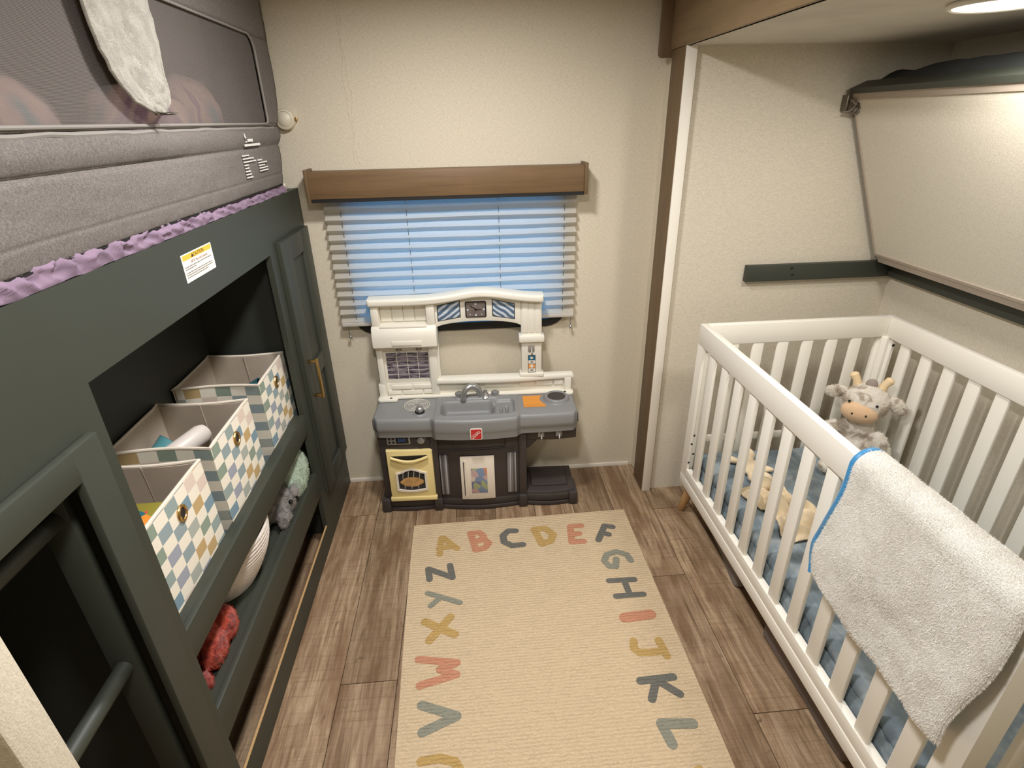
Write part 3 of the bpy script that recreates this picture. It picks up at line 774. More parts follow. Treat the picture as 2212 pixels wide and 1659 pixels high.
# white printed mark and washing notes
xp = lambda y, z: xg(y, z)+0.0045
bm = NB(); prism(bm, [(-0.472, 1.567), (-0.472, 1.580), (-0.4635, 1.567)], 'X', xp(-.47, 1.57)-0.001, xp(-.47, 1.57)+0.0008); prism(bm, [(-0.472, 1.5555), (-0.4575, 1.5555), (-0.4590, 1.559), (-0.468, 1.5575)], 'X', xp(-.47, 1.557)-.001, xp(-.47, 1.557)+.0008)
obj('printed_mark', bm, 'print', bg_, smooth=False); bm = NB()
rl = random.Random(2)
def wordline(bm, y0, y1, z, h, dz=0.0):
    y = y0
    while y < y1-0.002:
        w = min(rl.uniform(0.004, 0.009), y1-y); zz = z
        box(bm, xp(y, zz)-0.0015, xp(y, zz)+0.0006, y, y+w, zz-h/2, zz+h/2); y += w+0.0012
wordline(bm, -0.452, -0.412, 1.5605, 0.0075); wordline(bm, -0.472, -0.345, 1.5475, 0.0065)
for i, L in enumerate((0.055, 0.088, 0.098, 0.030, 0.030, 0.036, 0.040, 0.046)): wordline(bm, -0.515, -0.515+L, 1.5205-i*0.0085, 0.0034)
for i, L in enumerate((0.036, 0.080, 0.050, 0.080, 0.078)): wordline(bm, -0.400, -0.400+L, 1.503-i*0.0078, 0.0034)
obj('printed_notes', bm, 'print', bg_, smooth=False, kind='stuff')

drape = empty('draped_cloth', (-0.62, -0.97, 1.62), 'white sheer cloth hanging down in front of the bed guard mesh', 'cloth')
bm = NB()
def lerp_tab(tab, z):
    for (a, b), (c, d) in zip(tab, tab[1:]):
        if z >= c: return b+(d-b)*(a-z)/(a-c)
    return tab[-1][1]
TL = [(2.05, -1.128), (1.797, -1.123), (1.731, -1.112), (1.70, -1.098), (1.672, -1.076), (1.65, -1.045), (1.637, -1.015), (1.630, -0.985), (1.626, -0.955)]
TR = [(2.05, -0.872), (1.837, -0.880), (1.713, -0.884), (1.678, -0.880), (1.655, -0.886), (1.640, -0.900), (1.632, -0.918), (1.626, -0.945)]
def drp(u, v):
    z = 2.04-(2.04-1.6265)*(1-(1-v)**1.6); y = lerp_tab(TL, z)+(lerp_tab(TR, z)-lerp_tab(TL, z))*u
    x = -0.622+0.006*math.sin(u*9+v*1.5)+0.005*noise.noise(Vector((u*6, v*7, 1)))+0.004*noise.noise(Vector((u*16, v*20, 4)))
    return (x, y, z)
grid(bm, drp, 40, 60); thicken(bm, 0.003); obj('cloth_panel', bm, 'sheer', drape, ang=180)
bm = NB(); pts = [drp(0, i/24) for i in range(24)]+[drp(0.5, 0.985)]+[drp(1, 1-i/24) for i in range(1, 25)]
tube(bm, [(p_[0]+.001, p_[1], p_[2]) for p_ in pts], 0.004, 8); obj('hem', bm, 'sheer', drape)

def lumps(name, label, specs, seed):
    bm = NB()
    for c, r in specs: ball(bm, c, r, seg=18, rings=12)
    b2 = fuse(bm, 0.016, 6); noisy(b2, 0.02, 9, seed, 0.006, 30)
    o = obj(name, b2, 'comforter', loc=(specs[0][0][0], specs[0][0][1], 1.50), ang=180); tag(o, label, 'bedding'); return o
lumps('comforter', 'crumpled pink and teal patterned comforter heaped behind the bed guard mesh', [((-0.80, -0.42, 1.62), (0.1, 0.15, 0.11)), ((-0.82, -0.66, 1.60), (0.12, 0.16, 0.10)), ((-0.95, -0.5, 1.56), (0.2, 0.3, 0.09)), ((-0.8, -0.9, 1.54), (0.12, 0.2, 0.07))], 3.0)
lumps('bunched_quilt', 'pink quilt bunched up behind the mesh at the left edge of the view', [((-0.80, -1.18, 1.60), (0.10, 0.14, 0.10)), ((-0.9, -1.45, 1.55), (0.18, 0.22, 0.09))], 8.0)

# ================================================================== STORAGE BINS on the middle shelf
BW, BD, BH = 0.280, 0.262, 0.292
def make_bin(loc, rz, label):
    b = empty('storage_bin', loc, label, 'storage bin', 'fabric bins on the middle shelf', rz)
    h = BW/2; th = 0.004
    # local: x front = 0, back = -BD; y across; z up
    def wall(fn, nu=14, nv=10):
        bm = NB(); grid(bm, fn, nu, nv); thicken(bm, th); return bm
    obj('front_panel', wall(lambda u, v: (0.004*math.sin(PI*u)*math.sin(PI*v)-0.004*v, -h+2*h*u, BH*v)), 'binfront', b, local=True)
    obj('back_panel', wall(lambda u, v: (-BD+0.004, -h+2*h*u, BH*v)), 'binlining', b, local=True)
    for s in (-1, 1):
        bow = lambda u, v: 0.014*math.sin(PI*u)*v**2
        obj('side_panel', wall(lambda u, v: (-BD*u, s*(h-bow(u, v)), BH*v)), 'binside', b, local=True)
        bm = NB(); grid(bm, lambda u, v: (-0.006-(BD-0.012)*u, s*(h-0.006-bow(u, v)-0.002*math.sin(u*7+s)*v), 0.006+(BH-0.008)*v), 14, 10); thicken(bm, 0.002); o = obj('lining', bm, 'binlining', b, local=True)
        bm = NB(); tube(bm, [(-BD*0.5, s*(h-0.008-bow(.5, v)), BH*v) for v in (0.02, 0.3, 0.6, 0.9, 1.0)], 0.0016, 6); obj('fold_seam', bm, 'binlining', o, local=True)
    bm = NB(); grid(bm, lambda u, v: (-0.006, -h+0.006+2*(h-.006)*u, 0.006+(BH-.008)*v), 6, 6); thicken(bm, 0.002); obj('lining', bm, 'binlining', b, local=True)
    obj('bottom_panel', bxm(-BD, 0, -h, h, 0.0, 0.005), 'binlining', b, local=True, smooth=False)
    bm = NB(); pts = []
    for i in range(15): u = i/14; pts.append((-BD*u-0.002*(1-u), h-0.014*math.sin(PI*u)-0.002, BH+0.001))
    for i in range(1, 8): pts.append((-BD+0.004, h-2*h*i/8, BH+0.001))
    for i in range(15): u = 1-i/14; pts.append((-BD*u-0.002*(1-u), -h+0.014*math.sin(PI*u)+0.002, BH+0.001))
    for i in range(1, 8): pts.append((-0.004, -h+2*h*i/8, BH+0.001))
    tube(bm, pts, 0.0045, 8, closed=True); obj('rim_binding', bm, 'bintrim', b, local=True)
    bm = NB()
    for i in range(20): pass
    tube(bm, [(0.0055, 0.015*math.cos(2*PI*i/24), BH-0.052+0.0175*math.sin(2*PI*i/24)) for i in range(24)], 0.0042, 8, closed=True)
    g = obj('grommet', bm, 'brass', b, local=True)
    bm = NB(); lathe(bm, [(0.0145, 0.0), (0.0145, 0.0035)], (0.003, 0, BH-0.052), 24, 'X'); obj('grommet_hole', bm, 'hole', g, local=True)
    return b
SZ = 0.563
make_bin((-0.680, -1.232, SZ), 0.00, 'multicoloured check print fabric bin nearest the ladder, holding a bright patterned toy')
make_bin((-0.677, -0.903, SZ), 0.01, 'multicoloured check print fabric bin in the middle, holding a white bottle')
make_bin((-0.680, -0.528, SZ), 0.02, 'multicoloured check print fabric bin farthest back beside the tall door')
tag(obj('toy_box', bxm(-0.80, -0.715, -1.345, -1.20, SZ+0.16, SZ+0.255, 0.008), 'toyprint', loc=(-0.76, -1.27, SZ+.16)), 'bright orange and teal patterned toy box inside the nearest fabric bin', 'toy')
bt = empty('bottle', (-0.825, -0.88, SZ+0.19), 'white rounded bottle lying in the middle fabric bin', 'bottle')
bm = NB(); R = Matrix.Translation((-0.825, -0.880, SZ+0.216)) @ Euler((0.10, 0.0, -0.45)).to_matrix().to_4x4() @ Matrix.Rotation(-PI/2, 4, 'X')
lathe(bm, [(0, -0.075), (0.024, -0.072), (0.028, -0.06), (0.029, 0.0), (0.030, 0.05), (0.024, 0.066), (0.012, 0.073), (0, 0.074)], mat=R); obj('bottle_body', bm, 'bottle', bt)
tp = empty('toy_cup', (-0.885, -0.905, SZ+0.19), 'teal and white toy cup beside the bottle in the middle bin', 'toy')
bm = NB(); R = Matrix.Translation((-0.880, -0.890, SZ+0.215)) @ Euler((-0.5, 1.0, 0.4)).to_matrix().to_4x4()
lathe(bm, [(0.026, -0.03), (0.033, 0.02), (0.0335, 0.02), (0.030, 0.021), (0.024, -0.026), (0, -0.026)], mat=R); obj('cup_body', bm, 'teal', tp)
bm = NB(); R = Matrix.Translation((-0.872, -0.945, SZ+0.208)) @ Euler((1.2, 0.3, 0.9)).to_matrix().to_4x4(); lathe(bm, [(0.026, -0.03), (0.027, 0.03), (0.02, 0.032), (0, 0.032)], mat=R); obj('cup_lid', bm, 'bottle', tp)
bm = NB(); R = Matrix.Translation((-0.725, -0.59, SZ+0.238)) @ Euler((0.3, 1.1, 0.5)).to_matrix().to_4x4()
lathe(bm, [(0.030, -0.03), (0.034, 0.03), (0.03, 0.03), (0.026, -0.026), (0, -0.026)], mat=R); tag(obj('toy_ring', bm, 'tealdk', loc=(-0.725, -0.59, SZ+.2)), 'dark teal toy ring inside the farthest fabric bin', 'toy')

# ------------------------------------------------------------------ things on the lower shelf
LZ = 0.342
def plush_from(parts, vox, name, matn, parent, amp=0.004, freq=60, hair=(3000, 0.01, 0.0022), seed=1, hairmat=None, grav=0.3):
    bm = NB()
    for c, r, *rot in parts: ball(bm, c, r, rot[0] if rot else (0, 0, 0), 20, 14)
    b = fuse(bm, vox, 5); noisy(b, amp, freq, seed)
    h = hairs(b, hair[0], hair[1], hair[2], grav, 0.5, seed) if hair else None
    o = obj(name, b, matn, parent, ang=180)
    if h: obj('fur', h, matn.replace('fur', 'hair'), o, smooth=False, kind='stuff')
    return o
mb = empty('plush_ball', (-0.70, -0.50, LZ), 'pale mint fuzzy plush toy at the far end of the lower shelf', 'plush toy')
plush_from([((-0.702, -0.522, LZ+0.092), (0.066, 0.078, 0.090)), ((-0.695, -0.565, LZ+0.065), (0.06, 0.06, 0.062))], 0.008, 'plush_body', 'mintfur', mb, hair=(5000, 0.008, 0.002), seed=4)
el = empty('plush_elephant', (-0.69, -0.66, LZ), 'grey plush animal with a shiny black eye lying on the lower shelf', 'plush toy')
body = plush_from([((-0.735, -0.690, LZ+0.064), (0.065, 0.075, 0.064)), ((-0.698, -0.672, LZ+0.056), (0.048, 0.060, 0.055)), ((-0.676, -0.725, LZ+0.044), (0.028, 0.036, 0.030), (0, 0, 0.3)), ((-0.668, -0.752, LZ+0.030), (0.018, 0.028, 0.020))], 0.007, 'plush_body', 'greyfur', el, hair=(5000, 0.007, 0.002), seed=6)
bm = NB()
def ear(u, v):
    a = -0.9+u*3.6; r = 0.048*v; return (-0.666+0.010*math.sin(v*3)+0.012*(1-v), -0.628+r*math.cos(a)*0.85, LZ+0.052+r*math.sin(a)*0.95)
grid(bm, ear, 24, 8); thicken(bm, 0.010); e1 = obj('ear', bm, 'greyfur', el, ang=180)
bm = NB(); ball(bm, (-0.654, -0.694, LZ+0.074), 0.0085, seg=14, rings=10); obj('eye', bm, 'eye', el)
bk = empty('rope_basket', (-0.735, -0.92, LZ), 'white coiled rope basket on the lower shelf', 'basket')
bm = NB(); prof = []
nr = 15
for i in range(nr):
    f = i/(nr-1); R = 0.090+0.062*math.sin(f*PI*0.52); z = LZ+0.006+0.172*f
    tube(bm, [(-0.792+R*math.cos(2*PI*k/40), -0.968+R*1.12*math.sin(2*PI*k/40), z) for k in range(40)], 0.0061, 8, closed=True)
obj('coil', bm, 'rope', bk)
bm = NB(); lathe(bm, [(0.092, 0.0), (0.09, 0.008), (0, 0.008)], (-0.792, -0.968, LZ), 32); obj('basket_base', bm, 'rope', bk)
rp = empty('plush_crab', (-0.72, -1.22, LZ), 'coral red plush toy with two lobed paws showing on the lower shelf', 'plush toy')
plush_from([((-0.75, -1.25, LZ+0.080), (0.055, 0.07, 0.078)), ((-0.692, -1.190, LZ+0.058), (0.028, 0.040, 0.058)), ((-0.694, -1.262, LZ+0.052), (0.030, 0.052, 0.052)), ((-0.69, -1.345, LZ+0.030), (0.02, 0.025, 0.03))], 0.006, 'plush_body', 'redfur', rp, amp=0.005, freq=90, hair=(4500, 0.007, 0.0022), seed=9)

# ================================================================== RUG with woven letters
rug = empty('alphabet_rug', (0.19, -1.15, 0.0), 'cream ribbed rug with a border of coloured alphabet letters on the floor', 'rug')
bm = NB()
def rugf(u, v):
    y = -1.90+1.529*v; s = smooth01(-0.377, -1.9, y); xl = -0.292+0.035*s; xr = 0.646+0.014*s
    y2 = y+0.013*u*smooth01(-1.5, -0.37, y)
    return (xl+(xr-xl)*u, y2, 0.0065+0.0006*noise.noise(Vector((u*6, v*9, 0))))
grid(bm, rugf, 24, 60)
ex = bmesh.ops.extrude_face_region(bm, geom=bm.faces[:])
for v in [g for g in ex['geom'] if isinstance(g, bmesh.types.BMVert)]: v.co.z = 0.0006
obj('rug_field', bm, 'rug', rug, ang=60)
LETTERS = [
    ('A', 'gold', 0.0267, [[(-0.1708, -0.4645), (-0.1742, -0.561)], [(-0.1624, -0.4622), (-0.1028, -0.5343)], [(-0.1777, -0.5246), (-0.1294, -0.5196)], [(-0.1708, -0.4645), (-0.1624, -0.4622)]]),
    ('B', 'terra', 0.029, [[(-0.0471, -0.4458), (-0.0257, -0.5501)], [(-0.0471, -0.4458), (-0.0091, -0.4456), (0.0102, -0.4708), (-0.0047, -0.4941), (-0.0352, -0.5011)], [(-0.0352, -0.5011), (0.0096, -0.4894), (0.0297, -0.516), (0.0105, -0.542), (-0.0257, -0.5501)]]),
    ('C', 'slate', 0.0294, [[(0.1464, -0.4511), (0.117, -0.448), (0.0913, -0.475), (0.0929, -0.5144), (0.124, -0.5398), (0.1696, -0.5385)]]),
    ('D', 'gold', 0.0316, [[(0.2275, -0.451), (0.2497, -0.5427)], [(0.2275, -0.451), (0.2732, -0.4471), (0.3047, -0.4899), (0.2892, -0.5276), (0.2497, -0.5427)]]),
    ('E', 'terra', 0.0293, [[(0.3851, -0.4469), (0.375, -0.5436)], [(0.3851, -0.4469), (0.433, -0.4464)], [(0.3797, -0.4977), (0.4139, -0.496)], [(0.375, -0.5436), (0.4243, -0.5446)]]),
    ('F', 'slate', 0.0276, [[(0.5335, -0.458), (0.4878, -0.5431)], [(0.5335, -0.458), (0.5655, -0.469)], [(0.514, -0.5011), (0.5376, -0.5141)]]),
    ('G', 'sage', 0.0264, [[(0.5895, -0.6722), (0.5817, -0.6386), (0.5455, -0.6185), (0.5025, -0.6304), (0.4838, -0.6633), (0.4975, -0.6958), (0.5217, -0.6983), (0.5338, -0.6591)]]),
    ('H', 'slate', 0.0242, [[(0.4783, -0.7691), (0.5752, -0.7721)], [(0.4861, -0.8454), (0.5881, -0.846)], [(0.5351, -0.7731), (0.5381, -0.8442)]]),
    ('I', 'terra', 0.0413, [[(0.4924, -0.9432), (0.5859, -0.9378)]]),
    ('J', 'gold', 0.0267, [[(0.4959, -1.0406), (0.4892, -1.0681), (0.503, -1.0867), (0.5373, -1.0887), (0.5832, -1.0868)], [(0.5807, -1.0462), (0.5879, -1.1062)]]),
    ('K', 'slate', 0.0255, [[(0.4761, -1.1852), (0.5826, -1.1816)], [(0.5236, -1.184), (0.5833, -1.239)], [(0.5244, -1.1898), (0.4941, -1.2467)]]),
    ('L', 'sage', 0.0308, [[(0.4979, -1.3227), (0.5883, -1.3307)], [(0.4979, -1.3227), (0.5093, -1.381)]]),
    ('Z', 'slate', 0.0257, [[(-0.1306, -0.6264), (-0.1195, -0.6917)], [(-0.1195, -0.6917), (-0.2154, -0.6378)], [(-0.2154, -0.6378), (-0.2078, -0.6931)]]),
    ('Y', 'sage', 0.0219, [[(-0.211, -0.7613), (-0.0898, -0.8179)], [(-0.1613, -0.7855), (-0.1965, -0.8227)]]),
    ('X', 'gold', 0.0305, [[(-0.2129, -0.8925), (-0.1082, -0.9548)], [(-0.1235, -0.8795), (-0.1933, -0.9709)]]),
    ('W', 'terra', 0.0266, [[(-0.2245, -1.0415), (-0.0996, -1.066)], [(-0.0996, -1.066), (-0.1532, -1.0851)], [(-0.1532, -1.0851), (-0.1007, -1.108)], [(-0.1007, -1.108), (-0.2141, -1.1353)]]),
    ('V', 'sage', 0.0292, [[(-0.204, -1.2009), (-0.0978, -1.2442)], [(-0.0978, -1.2442), (-0.1965, -1.2836)]]),
    ('U', 'gold', 0.0247, [[(-0.1958, -1.3639), (-0.1453, -1.3597), (-0.1011, -1.3727), (-0.0871, -1.3957), (-0.1006, -1.4127), (-0.1923, -1.4147)]]),
    ('M', 'gold', 0.0185, [[(0.4737, -1.4799), (0.5621, -1.4525)], [(0.5621, -1.4525), (0.5192, -1.48)], [(0.5192, -1.48), (0.5682, -1.4886)], [(0.5682, -1.4886), (0.4816, -1.5205)]])]
for ch, colr, w, strokes in LETTERS:
    bm = NB(); capsule_strokes(bm, strokes, w, 0.0045, 0.0076)
    obj('letter', bm, 'rug_'+colr, rug, smooth=False, label='woven letter '+ch)

# ================================================================== PLAY KITCHEN (local: x across, y back=0 to front<0)
kit = empty('play_kitchen', (0.010, -0.042, 0.0), 'grey, white and dark brown plastic play kitchen standing against the back wall under the window', 'toy kitchen', rz=math.radians(-2.0))
def K(name, bm, m, parent=None, **k): return obj(name, bm, m, parent or kit, local=True, **k)
# -- dark base
def arc_front(x0, x1, y, bulge, n=10): return [(x0+(x1-x0)*i/n, y-bulge*math.sin(PI*i/n)) for i in range(n+1)]
bm = NB()
prism(bm, [(-0.425, -0.02)]+arc_front(-0.425, -0.185, -0.212, 0.012)+[(-0.185, -0.02)], 'Z', 0.004, 0.42, 0.004)
prism(bm, [(-0.188, -0.02)]+arc_front(-0.188, 0.188, -0.215, 0.022)+[(0.188, -0.02)], 'Z', 0.004, 0.42, 0.004)
prism(bm, [(0.180, -0.02)]+arc_front(0.180, 0.435, -0.212, 0.015)+[(0.435, -0.02)], 'Z', 0.004, 0.075, 0.010)
box(bm, 0.180, 0.214, -0.225, -0.02, 0.004, 0.42, 0.005)
prism(bm, [(0.205, -0.05)]+arc_front(0.205, 0.432, -0.205, 0.012)+[(0.432, -0.05)], 'Z', 0.342, 0.42, 0.004)
prism(bm, [(0.21, 0.35), (0.275, 0.35), (0.255, 0.325), (0.228, 0.296), (0.21, 0.290)], 'Y', -0.20, -0.06, 0.004)
base = K('base', bm, 'pd')
bm = NB()
for z0, z1, d in ((0.0, 0.022, 0.008), (0.026, 0.060, 0.006)):
    for a, b, bl in ((-0.432, -0.19, 0.012), (-0.19, 0.195, 0.022), (0.195, 0.440, 0.015)):
        prism(bm, [(a, -0.10)]+arc_front(a, b, -0.212-d, bl)+[(b, -0.10)], 'Z', z0, z1, 0.006)
for x in (-0.423, -0.188, 0.196, 0.425): box(bm, x-0.020, x+0.020, -0.235 if abs(x) > .3 else -0.238, -0.12, 0.0, 0.066, 0.007)
K('plinth', bm, 'pd')
bm = NB(); box(bm, 0.236, 0.405, -0.185, -0.05, 0.072, 0.083, 0.008); K('floor_tray', bm, 'pd')
bm = NB()
for x in (-0.187,): box(bm, x-0.016, x+0.016, -0.229, -0.18, 0.06, 0.415, 0.005)
K('pilaster', bm, 'pd')
bm = NB()
for z, h in ((0.325, 0.006), (0.395, 0.004)): tube(bm, [(x, -0.2165-0.022*math.sin(PI*(x+0.188)/0.376), z) for x in [-0.10+0.02*i for i in range(12)]], 0.0035, 8)
for x in (-0.10, 0.12): tube(bm, [(x, -0.2165-0.022*math.sin(PI*(x+0.188)/0.376), z) for z in (0.325, 0.36, 0.395)], 0.003, 8)
dr = K('drawer_outline', bm, 'pd')
bm = NB(); prism(bm, [(-0.035, 0.388), (0.055, 0.388), (0.042, 0.374), (-0.022, 0.374)], 'Y', -0.2415, -0.232, 0.001); K('drawer_pull', bm, 'black', dr)
bm = NB(); tube(bm, [(x, -0.216-0.022*math.sin(PI*(x+0.188)/0.376), 0.315) for x in [-0.165+0.0165*i for i in range(21)]], 0.004, 8); K('bulge_line', bm, 'pd')
# -- oven
bm = NB(); prism(bm, [(-0.394, 0.070), (-0.196, 0.070), (-0.196, 0.326), (-0.394, 0.330)], 'Y', -0.238, -0.214, 0.006); oven = K('oven_door', bm, 'py', label='pale yellow oven door')
bm = NB(); box(bm, -0.398, -0.190, -0.243, -0.216, 0.066, 0.088, 0.005); K('oven_sill', bm, 'py', oven)
for i in range(7): pass
bm = NB(); tube(bm, [(-0.375+0.16*i/14, -0.246-0.006*math.sin(PI*i/14), 0.300-0.018*math.sin(PI*i/14)) for i in range(15)], 0.0065, 10); K('oven_handle', bm, 'py', oven)
bm = NB(); prism(bm, [(-0.372+0.154*i/14, 0.304-0.0*i) for i in range(15)]+[(-0.218-0.154*i/14, 0.296-0.017*math.sin(PI*i/14)) for i in range(15)], 'Y', -0.2405, -0.2375); K('handle_slot', bm, 'black', oven)
wt = lambda x, d: 0.222+d+0.010*math.cos((x+0.295)*52)
wbm = lambda x, d: 0.137-d-0.012*math.cos((x+0.295)*22)
inn = [(-0.353+0.116*i/12, wt(-0.353+0.116*i/12, 0)) for i in range(13)]+[(-0.237-0.116*i/12, wbm(-0.237-0.116*i/12, 0)) for i in range(13)]
cxw, czw = -0.295, 0.18
out = [(cxw+(x-cxw)*1.17, czw+(z-czw)*1.17) for x, z in inn]
bm = NB(); ring_prism(bm, out, inn, 'Y', -0.2445, -0.236); K('window_trim', bm, 'pc', oven)
bm = NB(); prism(bm, inn, 'Y', -0.2395, -0.237); wp = K('window_picture', bm, 'ink', oven)
bm = NB(); prism(bm, [(cxw+0.050*math.cos(2*PI*i/24)*(1+0.08*math.sin(i*1.7)), 0.168+0.025*math.sin(2*PI*i/24)) for i in range(24)], 'Y', -0.2400, -0.2394); K('roast_print', bm, 'brown', wp)
bm = NB()
for x in (-0.335, -0.312, -0.288, -0.262): prism(bm, [(x, 0.186), (x+0.002, 0.186), (x+0.007, 0.224), (x+0.004, 0.224)], 'Y', -0.2399, -0.2394)
for x in (-0.33, -0.30, -0.27): prism(bm, [(x, 0.132), (x+0.002, 0.132), (x+0.003, 0.146), (x, 0.146)], 'Y', -0.2399, -0.2394)
K('rack_print', bm, 'creamprint', wp, kind='stuff')
bm = NB(); box(bm, -0.385, -0.285, -0.228, -0.212, 0.355, 0.396, 0.002); disp = K('control_panel', bm, 'silver')
bm = NB(); box(bm, -0.346, -0.292, -0.2292, -0.2275, 0.360, 0.391, 0.001); scr = K('screen', bm, 'black', disp)
XZ = Matrix(((1, 0, 0, 0), (0, 0, -1, 0), (0, 1, 0, 0), (0, 0, 0, 1)))      # text plane facing -y
bm = NB(); text_verts(bm, '350', 0.024, Matrix.Translation((-0.322, -0.2297, 0.376)) @ XZ); K('digits', bm, 'lcd', scr, smooth=False)
bm = NB()
for x in (-0.373, -0.357):
    for z in (0.367, 0.384): lathe(bm, [(0.0055, 0), (0.0055, 0.0012)], (x, -0.2278, z), 16, '-Y')
K('button', bm, 'black', disp)
bm = NB(); lathe(bm, [(0.019, 0), (0.019, 0.004), (0.0165, 0.006), (0.016, 0.018), (0.012, 0.021), (0, 0.0215)], (-0.240, -0.214, 0.372), 28, '-Y'); kn = K('oven_knob', bm, 'silver')
# -- fridge door and steel strips
fy = -0.2365
bm = NB(); prism(bm, [(-0.078, fy)]+[(-0.078+0.148*i/8, fy-0.006-0.004*math.sin(PI*i/8)) for i in range(9)]+[(0.070, fy)], 'Z', 0.062, 0.290, 0.004); fr = K('fridge_door', bm, 'pc', label='cream fridge door')
bm = NB(); prism(bm, [(-0.066, 0.085), (-0.062, 0.085), (-0.0605, 0.18), (-0.062, 0.262), (-0.066, 0.262)], 'Y', fy-0.0085, fy-0.005); K('handle_slot', bm, 'ink', fr)
bm = NB(); tube(bm, [(-0.058, fy-0.0085-0.004*math.sin(PI*i/10), 0.078+0.192*i/10) for i in range(11)], 0.0045, 8); K('fridge_handle', bm, 'pc', fr)
bm = NB(); box(bm, -0.033, 0.037, fy-0.0112, fy-0.009, 0.098, 0.230, 0.0008); K('food_picture', bm, 'food', fr)
for x0, x1, yy in ((-0.168, -0.130, -0.2255), (0.128, 0.166, -0.2265)):
    bm = NB(); box(bm, x0, x1, yy-0.006, yy+0.008, 0.085, 0.292, 0.002); K('steel_strip', bm, 'steel')
# -- hooks under the right overhang
def hook(x, y, z, s=1.0, parent=None, plate='silver', pn='hook_plate'):
    bm = NB(); box(bm, x-0.014*s, x+0.014*s, y-0.003, y+0.003, z-0.015*s, z+0.015*s, 0.003); h = K(pn, bm, plate, parent)
    bm = NB(); tube(bm, [(x, y-0.003, z+0.006*s), (x+0.001, y-0.012*s, z-0.004*s), (x+0.001, y-0.020*s, z-0.012*s), (x, y-0.016*s, z-0.020*s), (x, y-0.006*s, z-0.022*s)], 0.0035*s, 8); K('hook', bm, 'chrome', h)
hook(0.277, -0.222, 0.377); hook(0.354, -0.222, 0.377)
# -- counter with sink
def sdr(x, y, cx, cy, hx, hy, r):
    qx, qy = abs(x-cx)-hx+r, abs(y-cy)-hy+r
    return math.hypot(max(qx, 0), max(qy, 0))+min(max(qx, qy), 0)-r
def front(u):
    a = abs(u); side = 0.247-0.010*((a-0.2)/0.233)**2-0.022*smooth01(0.405, 0.433, a)**2
    mid = 0.287-0.016*(u/0.18)**2
    return side+(mid-side)*smooth01(0.192, 0.168, a)
def ctop(u, v):
    z = 0.486
    a = abs(u-0.004); inner = smooth01(0.184, 0.172, a)
    z += 0.006*inner
    so = sdr(u, v, 0.006, -0.165, 0.160, 0.082, 0.035)
    z += 0.0035*math.exp(-(so/0.007)**2)
    sb = sdr(u, v, -0.033, -0.172, 0.116, 0.062, 0.032); z -= 0.050*smooth01(0.006, -0.020, sb)
    sr = sdr(u, v, 0.122, -0.166, 0.046, 0.062, 0.022); z -= 0.014*smooth01(0.004, -0.008, sr)*(1-smooth01(0.006, -0.020, sb))
    for sx in (0.108, 0.134): z -= 0.012*smooth01(0.002, -0.003, sdr(u, v, sx, -0.176, 0.006, 0.032, 0.005))
    fb = sdr(u, v, 0.004, -0.076, 0.098, 0.021, 0.018); z += 0.006*smooth01(0.003, -0.004, fb)
    d = math.hypot(u-0.355, v+0.110); z += 0.017*smooth01(0.060, 0.050, d)-0.004*smooth01(0.043, 0.040, d)
    z += 0.006*smooth01(0.030, 0.024, math.hypot(u+0.236, v+0.195))
    z -= 0.0018*math.exp(-((v+0.178+0.01*math.sin(u*9))/0.003)**2)*smooth01(-0.19, -0.2, u)
    z += 0.001*smooth01(0.002, -0.002, sdr(u, v, -0.257, -0.118, 0.062, 0.062, 0.06))
    e = min(front(u)+v, 0.433-abs(u)); z -= 0.007*(1-min(1, max(0, e)/0.010))**2
    return z
bm = NB(); NU, NV = 250, 84
V, fs = grid(bm, lambda u, v: (lambda x: (x, -0.028-v*(front(x)-0.028), ctop(x, -0.028-v*(front(x)-0.028))))(-0.433+0.866*u), NU, NV)
fr_ = [V[i][NV] for i in range(NU+1)]
lf_ = [V[0][j] for j in range(NV+1)]; rt_ = [V[NU][j] for j in range(NV+1)]
def skirt(edge, nrm):
    prev = edge
    for dz, off in ((-0.010, 0.003), (-0.035, 0.004), (-0.050, 0.004), (-0.054, 0.000), (-0.058, -0.001), (-0.082, -0.004), (-0.084, -0.02)):
        cur = []
        for i, v in enumerate(edge):
            mid = smooth01(0.20, 0.17, abs(v.co.x)) if nrm == 'f' else 0
            o = off*(1-mid)+mid*min(off, 0.0015) if off > -0.01 else off
            zz = v.co.z+dz-mid*0.006*(1 if dz < -0.06 else 0)
            cur.append(bm.verts.new((v.co.x+(o if nrm == 'r' else -o if nrm == 'l' else 0), v.co.y-(o if nrm == 'f' else 0), zz)))
        for i in range(len(edge)-1): bm.faces.new((prev[i], prev[i+1], cur[i+1], cur[i]))
        prev = cur
skirt(fr_, 'f'); skirt(lf_, 'l'); skirt(rt_, 'r')
ctr = K('countertop', bm, 'pg', ang=50)
bm = NB(); box(bm, -0.425, 0.425, -0.225, -0.03, 0.405, 0.425); K('counter_underside', bm, 'pg', ctr, smooth=False)
bm = NB(); lathe(bm, [(0.0165, 0), (0.0165, 0.001)], (-0.025, -0.186, 0.4415), 24); tube(bm, [(-0.025+0.012*math.cos(i*PI/10), -0.186+0.012*math.sin(i*PI/10), 0.4428) for i in range(20)], 0.002, 6, closed=True); K('drain', bm, 'pg', ctr)
bm = NB()
for r in (0.056, 0.0535, 0.046, 0.037, 0.028, 0.018): tube(bm, [(-0.257+r*math.cos(i*PI/18), -0.118+r*math.sin(i*PI/18), 0.4872) for i in range(36)], 0.0011, 4, closed=True)
for a in (0.4, 1.7, 2.9, 4.2, 5.2): tube(bm, [(-0.257+0.012*math.cos(a), -0.118+0.012*math.sin(a), 0.4872), (-0.257+0.045*math.cos(a), -0.118+0.045*math.sin(a), 0.4872)], 0.0012, 4)
